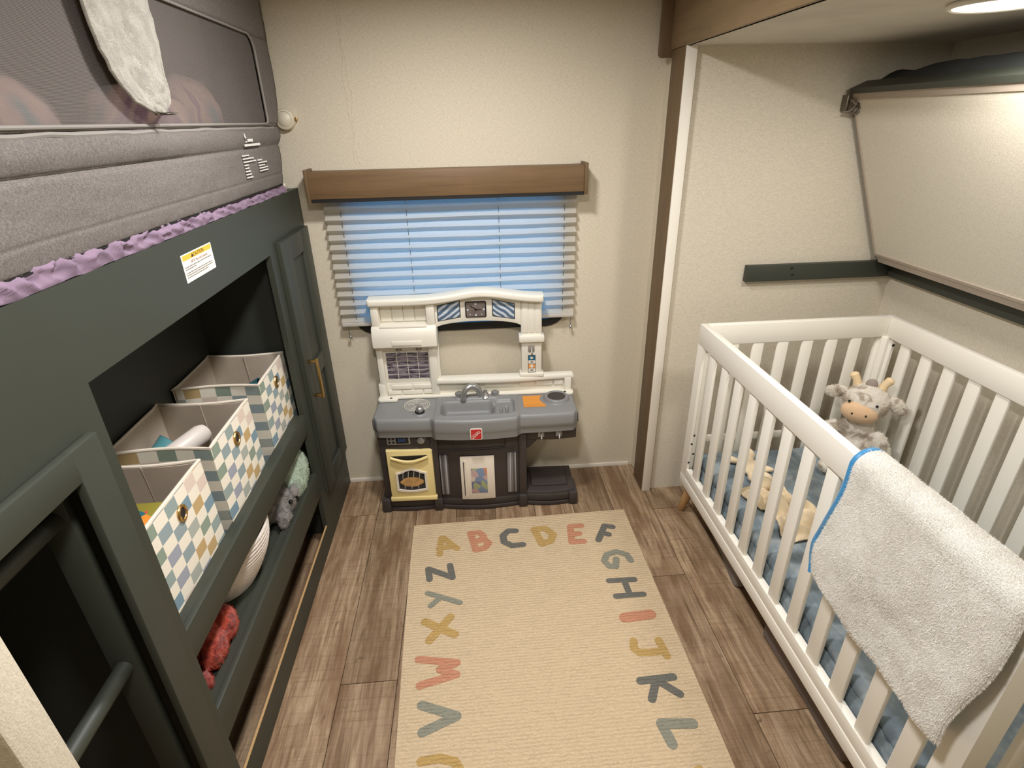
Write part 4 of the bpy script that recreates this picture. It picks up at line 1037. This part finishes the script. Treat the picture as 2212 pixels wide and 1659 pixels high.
K('burner_print', bm, 'creamprint', ctr)
bm = NB(); lathe(bm, [(0.021, 0), (0.021, 0.008), (0.018, 0.010), (0, 0.010)], (-0.236, -0.195, 0.490), 24); kb = K('stove_knob_base', bm, 'black', ctr)
bm = NB(); lathe(bm, [(0.0165, 0.0), (0.0165, 0.014), (0.012, 0.019), (0, 0.020)], (-0.236, -0.195, 0.499), 24); K('stove_knob', bm, 'chrome', ctr)
bm = NB(); P_ = [(0.207, -0.072), (0.293, -0.072), (0.284, -0.090), (0.2805, -0.108), (0.283, -0.126), (0.291, -0.145), (0.302, -0.160), (0.302, -0.178), (0.207, -0.178)]
prism(bm, P_, 'Z', 0.4862, 0.4872); K('cutting_board_print', bm, 'orange', ctr)
bm = NB(); lathe(bm, [(0.0395, 0), (0.0395, 0.0012)], (0.355, -0.110, 0.4992), 32); K('burner_disc', bm, 'pd', ctr)
# logo badge on the bulged front: white rim, red tile, stepped lettering
ly = -0.2915
bm = NB(); prism(bm, rrect(-0.024, 0.026, 0.404, 0.456, 0.007), 'Y', ly-0.0012, ly+0.004); bdg = K('badge', bm, 'pw', ctr, smooth=False, label='red square badge with white rim')
bm = NB(); prism(bm, rrect(-0.021, 0.023, 0.407, 0.453, 0.005), 'Y', ly-0.0018, ly); K('badge_field', bm, 'red', bdg, smooth=False)
bm = NB(); Rb = Matrix.Translation((0.001, ly-0.0021, 0.430)) @ XZ @ Matrix.Rotation(math.radians(38), 4, 'Z')
text_verts(bm, 'STEP2', 0.0165, Rb)
for i in range(4):
    x0, z0 = -0.016+i*0.008, 0.4095+i*0.008
    box(bm, x0, x0+0.008, ly-0.0023, ly-0.0017, z0, z0+0.0016); box(bm, x0+0.0066, x0+0.008, ly-0.0023, ly-0.0017, z0, z0+0.008)
K('badge_lettering', bm, 'pw', bdg, smooth=False)
# faucet
bm = NB()
lathe(bm, [(0.024, 0), (0.023, 0.006), (0.016, 0.012), (0.014, 0.022), (0.010, 0.028), (0.010, 0.034), (0, 0.036)], (0.042, -0.078, 0.490), 24)
fa = K('faucet_base', bm, 'chrome')
bm = NB(); pts = []
for i in range(17):
    a = PI*i/16; pts.append((0.018-0.036*(1-math.cos(a)), -0.080-0.012*(1-math.cos(a)), 0.508+0.046*math.sin(a)))
tube(bm, [(0.019, -0.079, 0.488)]+pts+[(pts[-1][0]-0.001, pts[-1][1]-0.002, 0.494)], [0.0135]*9+[0.013]*4+[0.0125]*4+[0.0135, 0.014], 14); K('spout', bm, 'chrome', fa)
for x in (-0.074, 0.086):
    bm = NB(); lathe(bm, [(0.014, 0), (0.012, 0.010), (0.014, 0.022), (0.015, 0.030), (0.010, 0.033), (0, 0.033)], (x, -0.078, 0.489), 20); box(bm, x-0.018, x+0.018, -0.083, -0.073, 0.508, 0.519, 0.003); K('tap_handle', bm, 'chrome', fa)
# -- white back panel
B0, B1 = -0.050, -0.008
bm = NB()
box(bm, -0.415, -0.168, -0.032, B1, 0.49, 0.93, 0.004)
for x0, x1 in ((-0.420, -0.392), (-0.196, -0.160)): box(bm, x0, x1, B0, B1, 0.488, 0.80, 0.006)
box(bm, -0.200, -0.150, -0.040, B1, 0.56, 0.80, 0.004)
bk_ = K('back_tower', bm, 'pw')
bm = NB(); prism(bm, [(-0.008, 0.735), (-0.070, 0.735), (-0.086, 0.746), (-0.089, 0.788), (-0.078, 0.826), (-0.066, 0.836), (-0.008, 0.836)], 'X', -0.422, -0.150, 0.006); hd = K('hood', bm, 'pw')
bm = NB(); box(bm, -0.340, -0.215, -0.0905, -0.086, 0.754, 0.774, 0.002); K('hood_plate', bm, 'pw', hd)
bm = NB()
box(bm, -0.418, -0.384, -0.070, B1, 0.83, 0.935, 0.008); box(bm, -0.190, -0.152, -0.070, B1, 0.83, 0.935, 0.008); box(bm, -0.40, -0.17, -0.032, B1, 0.83, 0.935)
K('hood_cheeks', bm, 'pw', hd)
for i in range(4):
    x0 = -0.382+0.0478*i; K('hood_panel', bxm(x0, x0+0.0455, -0.036, -0.030, 0.845, 0.928, 0.0015), 'pw', hd)
bm = NB(); box(bm, -0.386, -0.188, -0.078, -0.02, 0.826, 0.838, 0.004); K('hood_ledge', bm, 'pw', hd)
for x in (-0.322, -0.236): hook(x, -0.040, 0.726, 0.9, hd, 'tuft', 'hook_plate')
bm = NB(); box(bm, -0.382, -0.200, -0.034, -0.0315, 0.578, 0.700, 0.0008); tl = K('tile_picture', bm, 'tile')
bm = NB()
for i in range(1, 4): box(bm, -0.382+0.0455*i-0.001, -0.382+0.0455*i+0.001, -0.0348, -0.0335, 0.578, 0.702)
for j in range(1, 6): box(bm, -0.382, -0.200, -0.0346, -0.0335, 0.578+0.0207*j-0.0007, 0.578+0.0207*j+0.0007)
K('tile_lines', bm, 'pc', tl, smooth=False)
def top_c(u):
    return 0.952+0.026*math.exp(-((u-0.04)/0.135)**2*1.0)*1.0-0.004*smooth01(0.15, 0.3, u)
us = [-0.424+0.724*i/48 for i in range(49)]
bm = NB(); prism(bm, [(u, top_c(u)) for u in us]+[(u, top_c(u)-0.030) for u in us[::-1]], 'Y', -0.082, B1, 0.009, 3); K('cornice', bm, 'pw')
arch = lambda u: 0.806+0.032*math.sqrt(max(0, 1-((u-0.024)/0.186)**2))
ua = [-0.160+0.367*i/28 for i in range(29)]
bm = NB(); prism(bm, [(u, top_c(u)-0.026) for u in ua]+[(u, arch(u)) for u in ua[::-1]], 'Y', B0, B1, 0.005); ar = K('arch', bm, 'pw')
def panel(name, x0, x1, za, zb, m, tilt):
    pts = rrect(x0, x1, 0, 1, 0.004, 3); P2 = [(x, (za+tilt*(x-(x0+x1)/2))+(zb-za)*z if True else 0) for x, z in [(x, min(1, max(0, (z)))) for x, z in pts]]
    P2 = [(x0, za-tilt*0.023), (x1, za+tilt*0.023), (x1, zb+tilt*0.03), (x0, zb-tilt*0.03)]
    bm = NB(); prism(bm, [((x-(x0+x1)/2)*1.08+(x0+x1)/2, z+(0.003 if i > 1 else -0.003)) for i, (x, z) in enumerate(P2)], 'Y', B0-0.0012, B0+0.002, 0.001); f = K(name, bm, 'ink', ar)
    bm = NB(); prism(bm, P2, 'Y', B0-0.0020, B0, 0.0005); g = K(name+'_print', bm, m, f); return P2, g
for x0, x1, tl_ in ((-0.140, -0.050, 0.35), (0.090, 0.178, -0.35)):
    P2, g = panel('pane_picture', x0, x1, 0.853, 0.919, 'pane_l' if x0 < 0 else 'pane_r', tl_)
bm = NB(); prism(bm, rrect(-0.026, 0.062, 0.857, 0.926, 0.007), 'Y', B0-0.004, B0+0.002); ck = K('clock', bm, 'black', ar)
bm = NB(); prism(bm, rrect(-0.021, 0.057, 0.861, 0.921, 0.004), 'Y', B0-0.0046, B0-0.003); K('clock_face', bm, 'clockface', ck) if False else obj('clock_face', bm, 'clockface', ar, local=True)
bm = NB()
for x, z, r in ((0.018, 0.9150, 0.0042), (0.018, 0.8670, 0.0042), (-0.0155, 0.891, 0.0042), (0.0515, 0.891, 0.0042), (-0.006, 0.870, 0.002), (0.042, 0.870, 0.002)): lathe(bm, [(r, 0), (r, 0.0006)], (x, B0-0.0046, z), 12, '-Y')
obj('hour_dots', bm, 'lightprint', ar, local=True)
bm = NB()
capv = NB(); capsule_strokes(capv, [[(0.018, 0.891), (-0.004, 0.907)], [(0.018, 0.891), (0.042, 0.890)]], 0.0035, 0, 0.0006); lathe(capv, [(0.005, 0), (0.005, 0.001)], (0.018, 0.891, 0), 12)
for v in capv.verts: v.co = Vector((v.co.x, B0-0.0047-v.co.z, v.co.y))
bm.free(); obj('clock_hands', capv, 'black', ar, local=True)
bm = NB(); box(bm, 0.207, 0.295, B0, B1, 0.58, 0.935, 0.004); colm = K('column', bm, 'pw')
for x0, x1 in ((0.212, 0.236), (0.239, 0.263), (0.266, 0.290)): K('column_panel', bxm(x0, x1, B0-0.003, B0+0.001, 0.780, 0.918, 0.0015), 'pw', colm)
bm = NB(); box(bm, 0.196, 0.306, B0-0.016, B1, 0.738, 0.768, 0.006); K('column_collar', bm, 'pw', colm)
bm = NB(); box(bm, 0.198, 0.304, B0-0.010, B1, 0.572, 0.590, 0.004); K('column_foot', bm, 'pw', colm)
hook(0.250, B0-0.001, 0.705, 1.0, colm, 'tuft', 'hook_plate')
st = K('phone_sticker', bxm(0.235, 0.268, B0-0.001, B0, 0.592, 0.674), 'ink', colm, smooth=False)
for z0, z1, m in ((0.652, 0.672, 'tealprint'), (0.635, 0.650, 'paper'), (0.613, 0.633, 'orgprint'), (0.595, 0.611, 'paper')):
    o_ = obj('sticker_square', bxm(0.237, 0.266, B0-0.0016, B0-0.0008, z0, z1), m, colm, local=True, smooth=False)
bm = NB()
lathe(bm, [(0.0065, 0), (0.0065, 0.0006)], (0.2515, B0-0.0016, 0.662), 14, '-Y'); lathe(bm, [(0.007, 0), (0.007, 0.0006)], (0.2515, B0-0.0016, 0.623), 14, '-Y')
obj('sticker_symbols', bm, 'pw', colm, local=True)
bm = NB()
for z in (0.641, 0.602): capsule_strokes_tmp = None; box(bm, 0.243, 0.258, B0-0.0022, B0-0.0016, z-0.001, z+0.0015); box(bm, 0.246, 0.260, B0-0.0022, B0-0.0016, z+0.003, z+0.0045)
obj('sticker_glyphs', bm, 'ink', colm, local=True, smooth=False)
# ledge, brick relief and bottom flange
lf2 = lambda u: 0.060+0.008*math.sin(PI*min(1, max(0, (u+0.16)/0.6)))-0.012*smooth01(0.1, 0.43, u)
ul = [-0.168+0.606*i/30 for i in range(31)]
bm = NB(); prism(bm, [(u, -lf2(u)) for u in ul]+[(0.438, B1), (-0.168, B1)], 'Z', 0.553, 0.576, 0.007); K('ledge', bm, 'pw')
bm = NB(); box(bm, -0.42, 0.43, -0.034, B1, 0.486, 0.556, 0.002); spl = K('splash_panel', bm, 'pw')
for x0, x1 in ((-0.428, -0.398), (0.398, 0.428)): K('splash_post', bxm(x0, x1, -0.052, B1, 0.486, 0.560, 0.005), 'pw')
rows = [(0.527, 0.547, [(-0.372, -0.283), (-0.277, -0.19)]), (0.502, 0.522, [(-0.390, -0.331), (-0.325, -0.238), (-0.232, -0.17)]), (0.520, 0.545, [(-0.16, -0.02), (0.04, 0.17)]),
        (0.522, 0.546, [(0.196, 0.262), (0.268, 0.345), (0.351, 0.392)])]
for z0, z1, xs_ in rows:
    for x0, x1 in xs_: obj('brick', bxm(x0, x1, -0.0410, -0.032, z0, z1, 0.002), 'pw', spl, local=True)
bm = NB(); box(bm, -0.425, 0.428, -0.060, B1, 0.487, 0.498, 0.004)
prism(bm, rrect(-0.432, -0.345, -0.086, -0.03, 0.012), 'Z', 0.487, 0.499, 0.003); prism(bm, rrect(0.345, 0.436, -0.080, -0.03, 0.012), 'Z', 0.487, 0.499, 0.003); fl = K('bottom_flange', bm, 'pw')
for x in (-0.375, 0.398):
    bm = NB(); lathe(bm, [(0.006, 0), (0.006, 0.0008)], (x, -0.068, 0.4992), 16); K('screw_hole', bm, 'hole', fl)

# ================================================================== CRIB
crib = empty('crib', (1.25, -1.07, 0.0), 'white slatted baby crib with round wooden legs along the right wall', 'crib')
cx0, cx1, cy1, cy0 = 0.869, 1.634, -0.394, -1.758       # outer faces
CT, RB = 0.893, 0.812
RTH = 0.026
def C(name, bm, m='crib', parent=None, **k): return obj(name, bm, m, parent or crib, **k)
C('top_rail', bxm(cx0, cx0+RTH, cy0, cy1, RB, CT, 0.003)); C('top_rail', bxm(cx1-RTH, cx1, cy0, cy1, RB, CT, 0.003))
C('top_rail', bxm(cx0+RTH, cx1-RTH, cy1-RTH, cy1, RB, CT, 0.003)); C('top_rail', bxm(cx0+RTH, cx1-RTH, cy0, cy0+RTH, RB, CT, 0.003))
pz0 = 0.178
for sx, sy in ((0, 0), (1, 0), (0, 1), (1, 1)):
    xo = cx0 if sx == 0 else cx1; yo = cy1 if sy == 0 else cy0; dx = 1 if sx == 0 else -1; dy = -1 if sy == 0 else 1
    pts = [(0.001, 0.001), (0.051, 0.001), (0.051, 0.012), (0.042, 0.018), (0.042, 0.030), (0.030, 0.042), (0.018, 0.042), (0.012, 0.051), (0.001, 0.051)]
    bm = NB(); prism(bm, [(xo+dx*a, yo+dy*b) for a, b in pts], 'Z', pz0, RB+0.002, 0.0015); C('corner_post', bm)
C('bottom_rail', bxm(cx0, cx0+0.020, cy0, cy1, 0.178, 0.2205, 0.0015))
C('bottom_rail', bxm(cx0+0.002, cx0+0.026, cy0+0.05, cy1-0.05, 0.224, 0.266, 0.0015))
C('bottom_rail', bxm(cx1-0.024, cx1, cy0, cy1, 0.178, 0.25, 0.002))
for y in (cy1-0.012, cy0+0.012): C('bottom_rail', bxm(cx0+0.02, cx1-0.02, y-0.010, y+0.010, 0.178, 0.235, 0.002))
C('end_stretcher', bxm(cx0+0.05, cx1-0.05, cy1-0.012, cy1-0.002, 0.372, 0.402, 0.002)); C('end_stretcher', bxm(cx0+0.05, cx1-0.05, cy0+0.002, cy0+0.012, 0.372, 0.402, 0.002))
sl = C('slat', bxm(cx0+0.007, cx0+0.020, -0.539, -0.493, 0.262, RB+0.002, 0.004)); copies(sl, [(0, -0.1035*i, 0) for i in range(1, 12)])
sl = C('slat', bxm(cx1-0.020, cx1-0.007, -0.543, -0.494, 0.245, RB+0.002, 0.004)); copies(sl, [(0, -0.1025*i, 0) for i in range(1, 12)])
for y0 in (cy1-0.024, cy0+0.012):
    sl = C('slat', bxm(0.980, 1.024, y0, y0+0.012, 0.225, RB+0.002, 0.004)); copies(sl, [(0.0985*i, 0, 0) for i in range(1, 6)])
for sx, sy in ((0, 0), (1, 0), (0, 1), (1, 1)):
    xt = cx0+0.045 if sx == 0 else cx1-0.045; yt = cy1-0.048 if sy == 0 else cy0+0.048; dx = -1 if sx == 0 else 1; dy = 1 if sy == 0 else -1
    bm = NB(); tube(bm, [(xt, yt, 0.18), (xt+dx*0.006, yt+dy*0.035, 0.10), (xt+dx*0.012, yt+dy*0.066, 0.006), (xt+dx*0.012, yt+dy*0.067, 0.0005)], [0.022, 0.019, 0.0155, 0.0135], 18); C('leg', bm, 'legwood')
C('mattress_base', bxm(cx0+0.03, cx1-0.03, cy0+0.03, cy1-0.03, 0.185, 0.205), 'crib', smooth=False)
bm = NB()
for x, y, z in ((0.893, -0.4367, 0.795), (0.884, -0.4455, 0.43), (0.878, -0.4455, 0.39), (0.876, -0.4455, 0.30), (0.895, -0.4455, 0.335)):
    lathe(bm, [(0.0045, 0), (0.0045, 0.0006)], (x, -0.4365 if x > 0.885 else -0.4455, z), 14, '-Y')
lathe(bm, [(0.0055, 0), (0.0055, 0.0006)], (1.628, -0.4455, 0.785), 14, '-Y')
C('bolt_hole', bm, 'hole')
cm = empty('crib_mattress', (1.25, -1.07, 0.205), 'crib mattress in a tonal blue fitted sheet inside the white crib', 'mattress')
bm = NB(); mx0, mx1, my0, my1, mz0_, mz1_ = cx0+0.040, cx1-0.034, cy0+0.032, cy1-0.032, 0.206, 0.338
box(bm, mx0, mx1, my0, my1, mz0_, mz1_, 0.03, 4)
bmesh.ops.subdivide_edges(bm, edges=[e for e in bm.edges if e.calc_length() > 0.2], cuts=60, use_grid_fill=True)
bmesh.ops.subdivide_edges(bm, edges=[e for e in bm.edges if e.calc_length() > 0.06], cuts=6, use_grid_fill=True)
bm.normal_update()
for v in bm.verts:
    side = smooth01(0.25, 0.9, abs(v.normal.x)+abs(v.normal.y)); c = v.co
    v.co += v.normal*(side*(0.006*noise.noise(Vector((c.x*3, c.y*16+c.z*9, c.z*5)))+0.005*noise.noise(Vector((c.x*5, c.y*38-c.z*12, c.z*7))))+0.004*noise.noise(c*6))
obj('mattress_body', bm, 'sheetblue', cm, ang=180)
bm = NB()
def scrunch(u, v):
    y = my0+0.03+(my1-my0-0.06)*u; a = v*PI
    return (mx0-0.004-0.010*math.sin(a)*(0.7+0.5*noise.noise(Vector((y*13, 0, 0))))+0.004*noise.noise(Vector((y*45+v*8, v*5, 1))), y+0.006*noise.noise(Vector((y*30, v*3, 7))), 0.225+0.085*v+0.01*noise.noise(Vector((y*6, 2, 0))))
grid(bm, scrunch, 260, 12); obj('sheet_side', bm, 'sheetblue', cm, ang=180)

# ------------------------------------------------------------------ blanket over the crib rail
bl = empty('fleece_blanket', (0.87, -1.52, 0.9), 'thick white fleece blanket with blue satin edge hung over the near crib rail', 'blanket')
def bl_path(v, off):
    """outside hem (v=0) up, over the rail, down inside (v=1)"""
    L1, L2, L3 = 0.345, 0.085, 0.10; s = v*(L1+L2+L3)
    if s < L1: return (0.857-off-0.006*math.sin(s/L1*PI), 0.530+s*0.346/L1*1.0)
    if s < L1+L2:
        a = PI*(s-L1)/L2; r = 0.0255+off; return (0.882-r*math.cos(a), 0.878+r*math.sin(a)*1.0+0.004)
    return (0.9075+off*0.7, 0.878-(s-L1-L2))
yL = lambda v: -1.305+0.022*math.cos(v*2.6)+0.012*math.sin(v*9)-0.016
yR = lambda v: -1.735-0.030*v*1.2+0.006*math.sin(v*11)
def blf(off, inset=0.0, lump=1.0):
    def f(u, v):
        a, b = yL(v)+inset, yR(v)+(0.03 if off < 0.012 else 0); y = a+(b-a)*u; x, z = bl_path(v, off)
        hang = smooth01(0.62, 0.25, v)
        fold = 0.010*math.sin(y*17+v*1.3)+0.012*noise.noise(Vector((y*6, v*3.2, 0.4)))+0.005*noise.noise(Vector((y*17, v*8, 3)))
        x -= lump*hang*(fold*0.8+0.004)
        z += (1-smooth01(0, 0.10, v))*(0.014*math.sin(y*13.5+1.0)+0.010*noise.noise(Vector((y*9, 0, 2))))*lump
        z += 0.004*noise.noise(Vector((y*14, v*6, 8)))*lump
        if off > 0.012:
            e = min(u/0.05, (1-u)/0.05, v/0.035, 1); r = (1-math.sqrt(max(0, 1-(1-e)**2)))*0.012
            w1 = smooth01(0.80, 0.66, v); x += r*(1.5*w1-0.5); z -= r*(1-abs(2*w1-1))
        return (x, y, z)
    return f
bm = NB(); F = blf(0.019); grid(bm, F, 150, 190); bmesh.ops.recalc_face_normals(bm, faces=bm.faces[:])
src = bm.copy(); avg = sum((f.normal.x for f in src.faces if f.calc_center_median().z < 0.8 and f.calc_center_median().x < 0.87), 0)
if avg > 0: bmesh.ops.reverse_faces(src, faces=src.faces[:])
hr = hairs(src, 70000, 0.0048, 0.0013, 0.35, 0.35, 12)
ft = obj('fleece_layer', bm, 'fleece', bl, ang=180); obj('pile', hr, 'fleecehair', ft, smooth=False, kind='stuff'); src.free()
bm = NB(); grid(bm, blf(0.004, 0.012), 60, 90); thicken(bm, 0.008); obj('satin_lining', bm, 'satin', bl, ang=180)
bm = NB(); G = blf(0.011, -0.003); tube(bm, [G(0, i/60) for i in range(61)], 0.0098, 10); obj('satin_edge', bm, 'satin', bl)

# ------------------------------------------------------------------ soft toys in the crib
cow = empty('plush_cow', (1.470, -0.578, 0.338), 'white and grey brown fluffy plush cow with tan muzzle sitting in the crib corner', 'plush toy', rz=math.radians(-38))
def L(name, bm, m, parent=None, **k): return obj(name, bm, m, parent or cow, local=True, **k)
bm = NB()
lean = lambda x, y, z: (x, y+0.10*z, z)
for c, r, rot in (((0, 0, 0.085), (0.075, 0.062, 0.085), (0, 0, 0)), ((0, -0.004, 0.15), (0.062, 0.052, 0.06), (0, 0, 0)), ((0.0, -0.015, 0.272), (0.079, 0.072, 0.074), (0, 0, 0)), ((0, -0.008, 0.215), (0.05, 0.045, 0.04), (0, 0, 0)),
                  ((-0.088, -0.03, 0.150), (0.062, 0.030, 0.030), (0, -0.5, 0.2)), ((0.085, -0.045, 0.115), (0.032, 0.032, 0.078), (0.15, -0.35, 0)),
                  ((-0.055, -0.085, 0.035), (0.036, 0.070, 0.036), (0, 0, -0.35)), ((0.068, -0.085, 0.034), (0.036, 0.070, 0.036), (0, 0, 0.35))):
    ball(bm, lean(*c), r, rot, 24, 16)
b = fuse(bm, 0.007, 4); noisy(b, 0.004, 45, 2); hr = hairs(b, 14000, 0.009, 0.0018, 0.25, 0.45, 21)
cb_ = L('plush_body', b, 'cowfur', ang=180); L('fur', hr, 'cowhair', cb_, smooth=False, kind='stuff')
bm = NB(); ball(bm, lean(-0.012, -0.066, 0.250), (0.062, 0.036, 0.043), (0.1, 0.12, 0), 24, 16); noisy(bm, 0.0015, 90); mz = L('muzzle', bm, 'tan', label='tan felt muzzle')
for x in (-0.034, 0.010): bm = NB(); ball(bm, lean(x, -0.0985, 0.254), (0.0042, 0.003, 0.0048), seg=10, rings=8); L('nostril', bm, 'hole', mz)
for x in (-0.052, 0.036): bm = NB(); ball(bm, lean(x, -0.081, 0.292), (0.005, 0.004, 0.006), seg=12, rings=8); L('eye', bm, 'eye')
for s in (-1, 1):
    bm = NB(); tube(bm, [lean(s*0.038, -0.005, 0.325), lean(s*0.046, -0.005, 0.350), lean(s*0.058, -0.005, 0.368), lean(s*0.062, -0.005, 0.375)], [0.017, 0.014, 0.016, 0.009], 14); L('horn', bm, 'hornfelt')
    bm = NB(); ball(bm, lean(s*0.100, -0.014, 0.280 if s > 0 else 0.295), (0.042, 0.014, 0.026), (0.2, s*0.75 if s > 0 else -0.35, s*0.1), 18, 12); noisy(bm, 0.003, 60, 3)
    hh = hairs(bm, 1400, 0.008, 0.002, 0.25, 0.5, 5); e_ = L('ear', bm, 'cowfur', ang=180); L('fur', hh, 'cowhair', e_, smooth=False, kind='stuff')
bm = NB(); ball(bm, lean(0.004, -0.02, 0.347), (0.020, 0.014, 0.022), seg=14, rings=10); L('tuft', bm, 'tuft')
# cream comforter toy (flat plush with stubby arms)
lv = empty('plush_lovey', (1.06, -0.58, 0.34), 'small cream plush with stubby arms lying on the blue crib sheet at the far end', 'plush toy')
plush_from([((1.063, -0.590, 0.360), (0.042, 0.045, 0.026)), ((1.080, -0.525, 0.372), (0.026, 0.028, 0.030)), ((1.018, -0.525, 0.356), (0.034, 0.015, 0.014), (0, 0.2, -0.3)), ((1.115, -0.600, 0.356), (0.034, 0.016, 0.014), (0, 0, -0.3)), ((1.045, -0.645, 0.353), (0.020, 0.032, 0.014), (0, 0, -0.3)), ((1.095, -0.645, 0.353), (0.020, 0.032, 0.014), (0, 0, 0.3))], 0.005, 'plush_body', 'lovey', lv, amp=0.002, freq=60, hair=None)
lc = empty('lovey_cloth', (1.075, -0.83, 0.34), 'crumpled beige comfort cloth on the blue crib sheet nearer the slats', 'cloth')
bm = NB()
def cl(u, v):
    a = u*0.30-0.15; b = v*0.17-0.085; c, s = math.cos(-1.45), math.sin(-1.45)
    w = 1+0.25*math.sin(u*8+v*3)
    x = 1.072+a*c-b*s*w; y = -0.835+a*s+b*c*w
    h = abs(noise.noise(Vector((u*4.2, v*3.5, 0.7))))*0.075+abs(noise.noise(Vector((u*9, v*8, 2.7))))*0.022
    h *= smooth01(-0.05, 0.25, min(u, 1-u, v, 1-v)+0.05)
    return (x, y, 0.3445+h)
grid(bm, cl, 70, 46); thicken(bm, 0.004); obj('crumpled_cloth', bm, 'lovey2', lc, ang=180)
bm = NB(); ball(bm, (1.055, -0.705, 0.366), (0.034, 0.028, 0.024), (0, 0, 0.5)); noisy(bm, 0.004, 40); obj('knotted_corner', bm, 'lovey2', lc, ang=180)

# ------------------------------------------------------------------ storage under the crib
def soft_box(name, label, cx, cy, w, d, h, rz, m):
    e = empty(name, (cx, cy, 0), label, 'storage box', 'storage boxes under the crib', rz)
    bm = NB(); box(bm, -w/2, w/2, -d/2, d/2, 0.001, h, 0.012, 3)
    bmesh.ops.subdivide_edges(bm, edges=[q for q in bm.edges if q.calc_length() > 0.08], cuts=8, use_grid_fill=True); noisy(bm, 0.006, 7, cx)
    b_ = obj('box_body', bm, m, e, local=True, ang=60)
soft_box('storage_box', 'dark grey brown canvas box under the crib nearer the camera', 1.222, -1.255, 0.56, 0.42, 0.150, math.radians(1.5), 'storage')
soft_box('storage_box', 'grey canvas box under the crib at the far end by the wooden leg', 1.236, -0.685, 0.56, 0.38, 0.130, math.radians(-6.0), 'storage2')

# ================================================================== ALCOVE: ledgers, folded bunk, lamp
lg = empty('wall_ledger', (1.41, -0.215, 1.03), 'dark green wooden ledger strip screwed to the alcove end wall', 'shelf bracket')
obj('ledger_board', bxm(1.103, 1.722, -0.2325, -0.2072, 0.998, 1.062, 0.0015), 'green', lg)
bm = NB()
for z in (1.047, 1.020): lathe(bm, [(0.0055, 0), (0.0055, 0.0006)], (1.285 if z > 1.03 else 1.292, -0.2323, z), 14, '-Y')
obj('screw_hole', bm, 'black', lg)
tag(obj('wall_ledger', bxm(1.694, 1.7225, -2.05, -0.2335, 1.000, 1.060, 0.0015), 'green', loc=(1.71, -1.1, 1.03)), 'long dark green ledger strip running along the outer wall below the folded bunk', 'shelf bracket')
fb = empty('folding_bunk', (1.66, -1.1, 1.09), 'white underside of a folded-up bunk leaning out above the crib', 'bunk bed')
A = Vector((1.612, 0, 1.092)); Bv = Vector((1.372, 0, 1.660)); dv = (Bv-A).normalized(); nv = Vector((dv.z, 0, -dv.x))    # nv points to the wall
if nv.x < 0: nv = -nv
ya, yb = -2.05, -0.236
def slab(s0, s1, t0, t1, y0, y1, bev=0.0015):
    bm = NB(); q = [A+dv*s0+nv*t0, A+dv*s1+nv*t0, A+dv*s1+nv*t1, A+dv*s0+nv*t1]; prism(bm, [(p_.x, p_.z) for p_ in q], 'Y', y0, y1, bev); return bm
Ls = (Bv-A).length
obj('underside_panel', slab(0.006, Ls-0.012, 0.001, 0.020, ya, yb-0.010, 0.001), 'bunkwhite', fb, smooth=False)
bm = NB()
for a in (slab(-0.004, 0.007, -0.004, 0.022, ya, yb), slab(Ls-0.022, Ls-0.001, -0.002, 0.022, ya, yb), slab(0.0, Ls, -0.002, 0.022, yb-0.010, yb)):
    me = bpy.data.meshes.new('q'); a.to_mesh(me); bm.from_mesh(me); bpy.data.meshes.remove(me); a.free()
obj('rim', bm, 'rim', fb)
obj('hinge_rail', slab(-0.030, -0.006, 0.0, 0.030, ya, yb-0.016), 'rim', fb)
obj('front_rail', slab(Ls, Ls+0.018, -0.006, 0.055, ya, yb), 'green', fb)
bm = NB()
def duv(u, v):
    y = yb-0.004+(ya-yb)*u; a = v*PI; p_ = A+dv*(Ls+0.004+0.030*math.sin(a)*smooth01(0, 0.16, u)+0.006*noise.noise(Vector((y*14, v*3, 0))))+nv*(0.030+0.13*v)
    return (p_.x, y, p_.z)
grid(bm, duv, 90, 12); obj('bunk_cushion', bm, 'dkcloth', fb, ang=180)
obj('platform_back', slab(0.0, Ls, 0.020, 0.030, ya, yb), 'dkcloth', fb)
bm = NB(); h0 = A+dv*(Ls-0.035)-nv*0.004
box(bm, 1.358, 1.370, -0.240, -0.2075, 1.604, 1.656, 0.003); hg = obj('latch_plate', bm, 'latch', fb)
bm = NB()
for i in range(3): tube(bm, [(1.362+0.012*i, -0.252, 1.640-0.006*i), (1.378+0.012*i, -0.262, 1.622-0.004*i), (1.368+0.012*i, -0.256, 1.604-0.004*i), (1.360+0.01*i, -0.246, 1.600)], 0.005, 8)
lathe(bm, [(0.012, 0), (0.012, 0.012)], (1.395, -0.258, 1.622), 14, '-Y'); obj('latch', bm, 'latch', hg)
al = empty('ceiling_lamp', (1.20, -0.985, AZ), 'round white ceiling lamp glowing in the alcove ceiling', 'lamp')
lc_ = (1.19, -0.968, AZ-0.0105)
bm = NB(); tube(bm, [(lc_[0]+0.098*math.cos(i*PI/24), lc_[1]+0.098*math.sin(i*PI/24), AZ-0.006) for i in range(48)], 0.0065, 8, closed=True); obj('lamp_rim', bm, 'pw', al)
bm = NB(); lathe(bm, [(0, 0.0), (0.06, 0.002), (0.094, 0.006), (0.094, 0.009), (0, 0.009)], (lc_[0], lc_[1], AZ-0.010), 40); obj('diffuser', bm, 'lampglow', al)
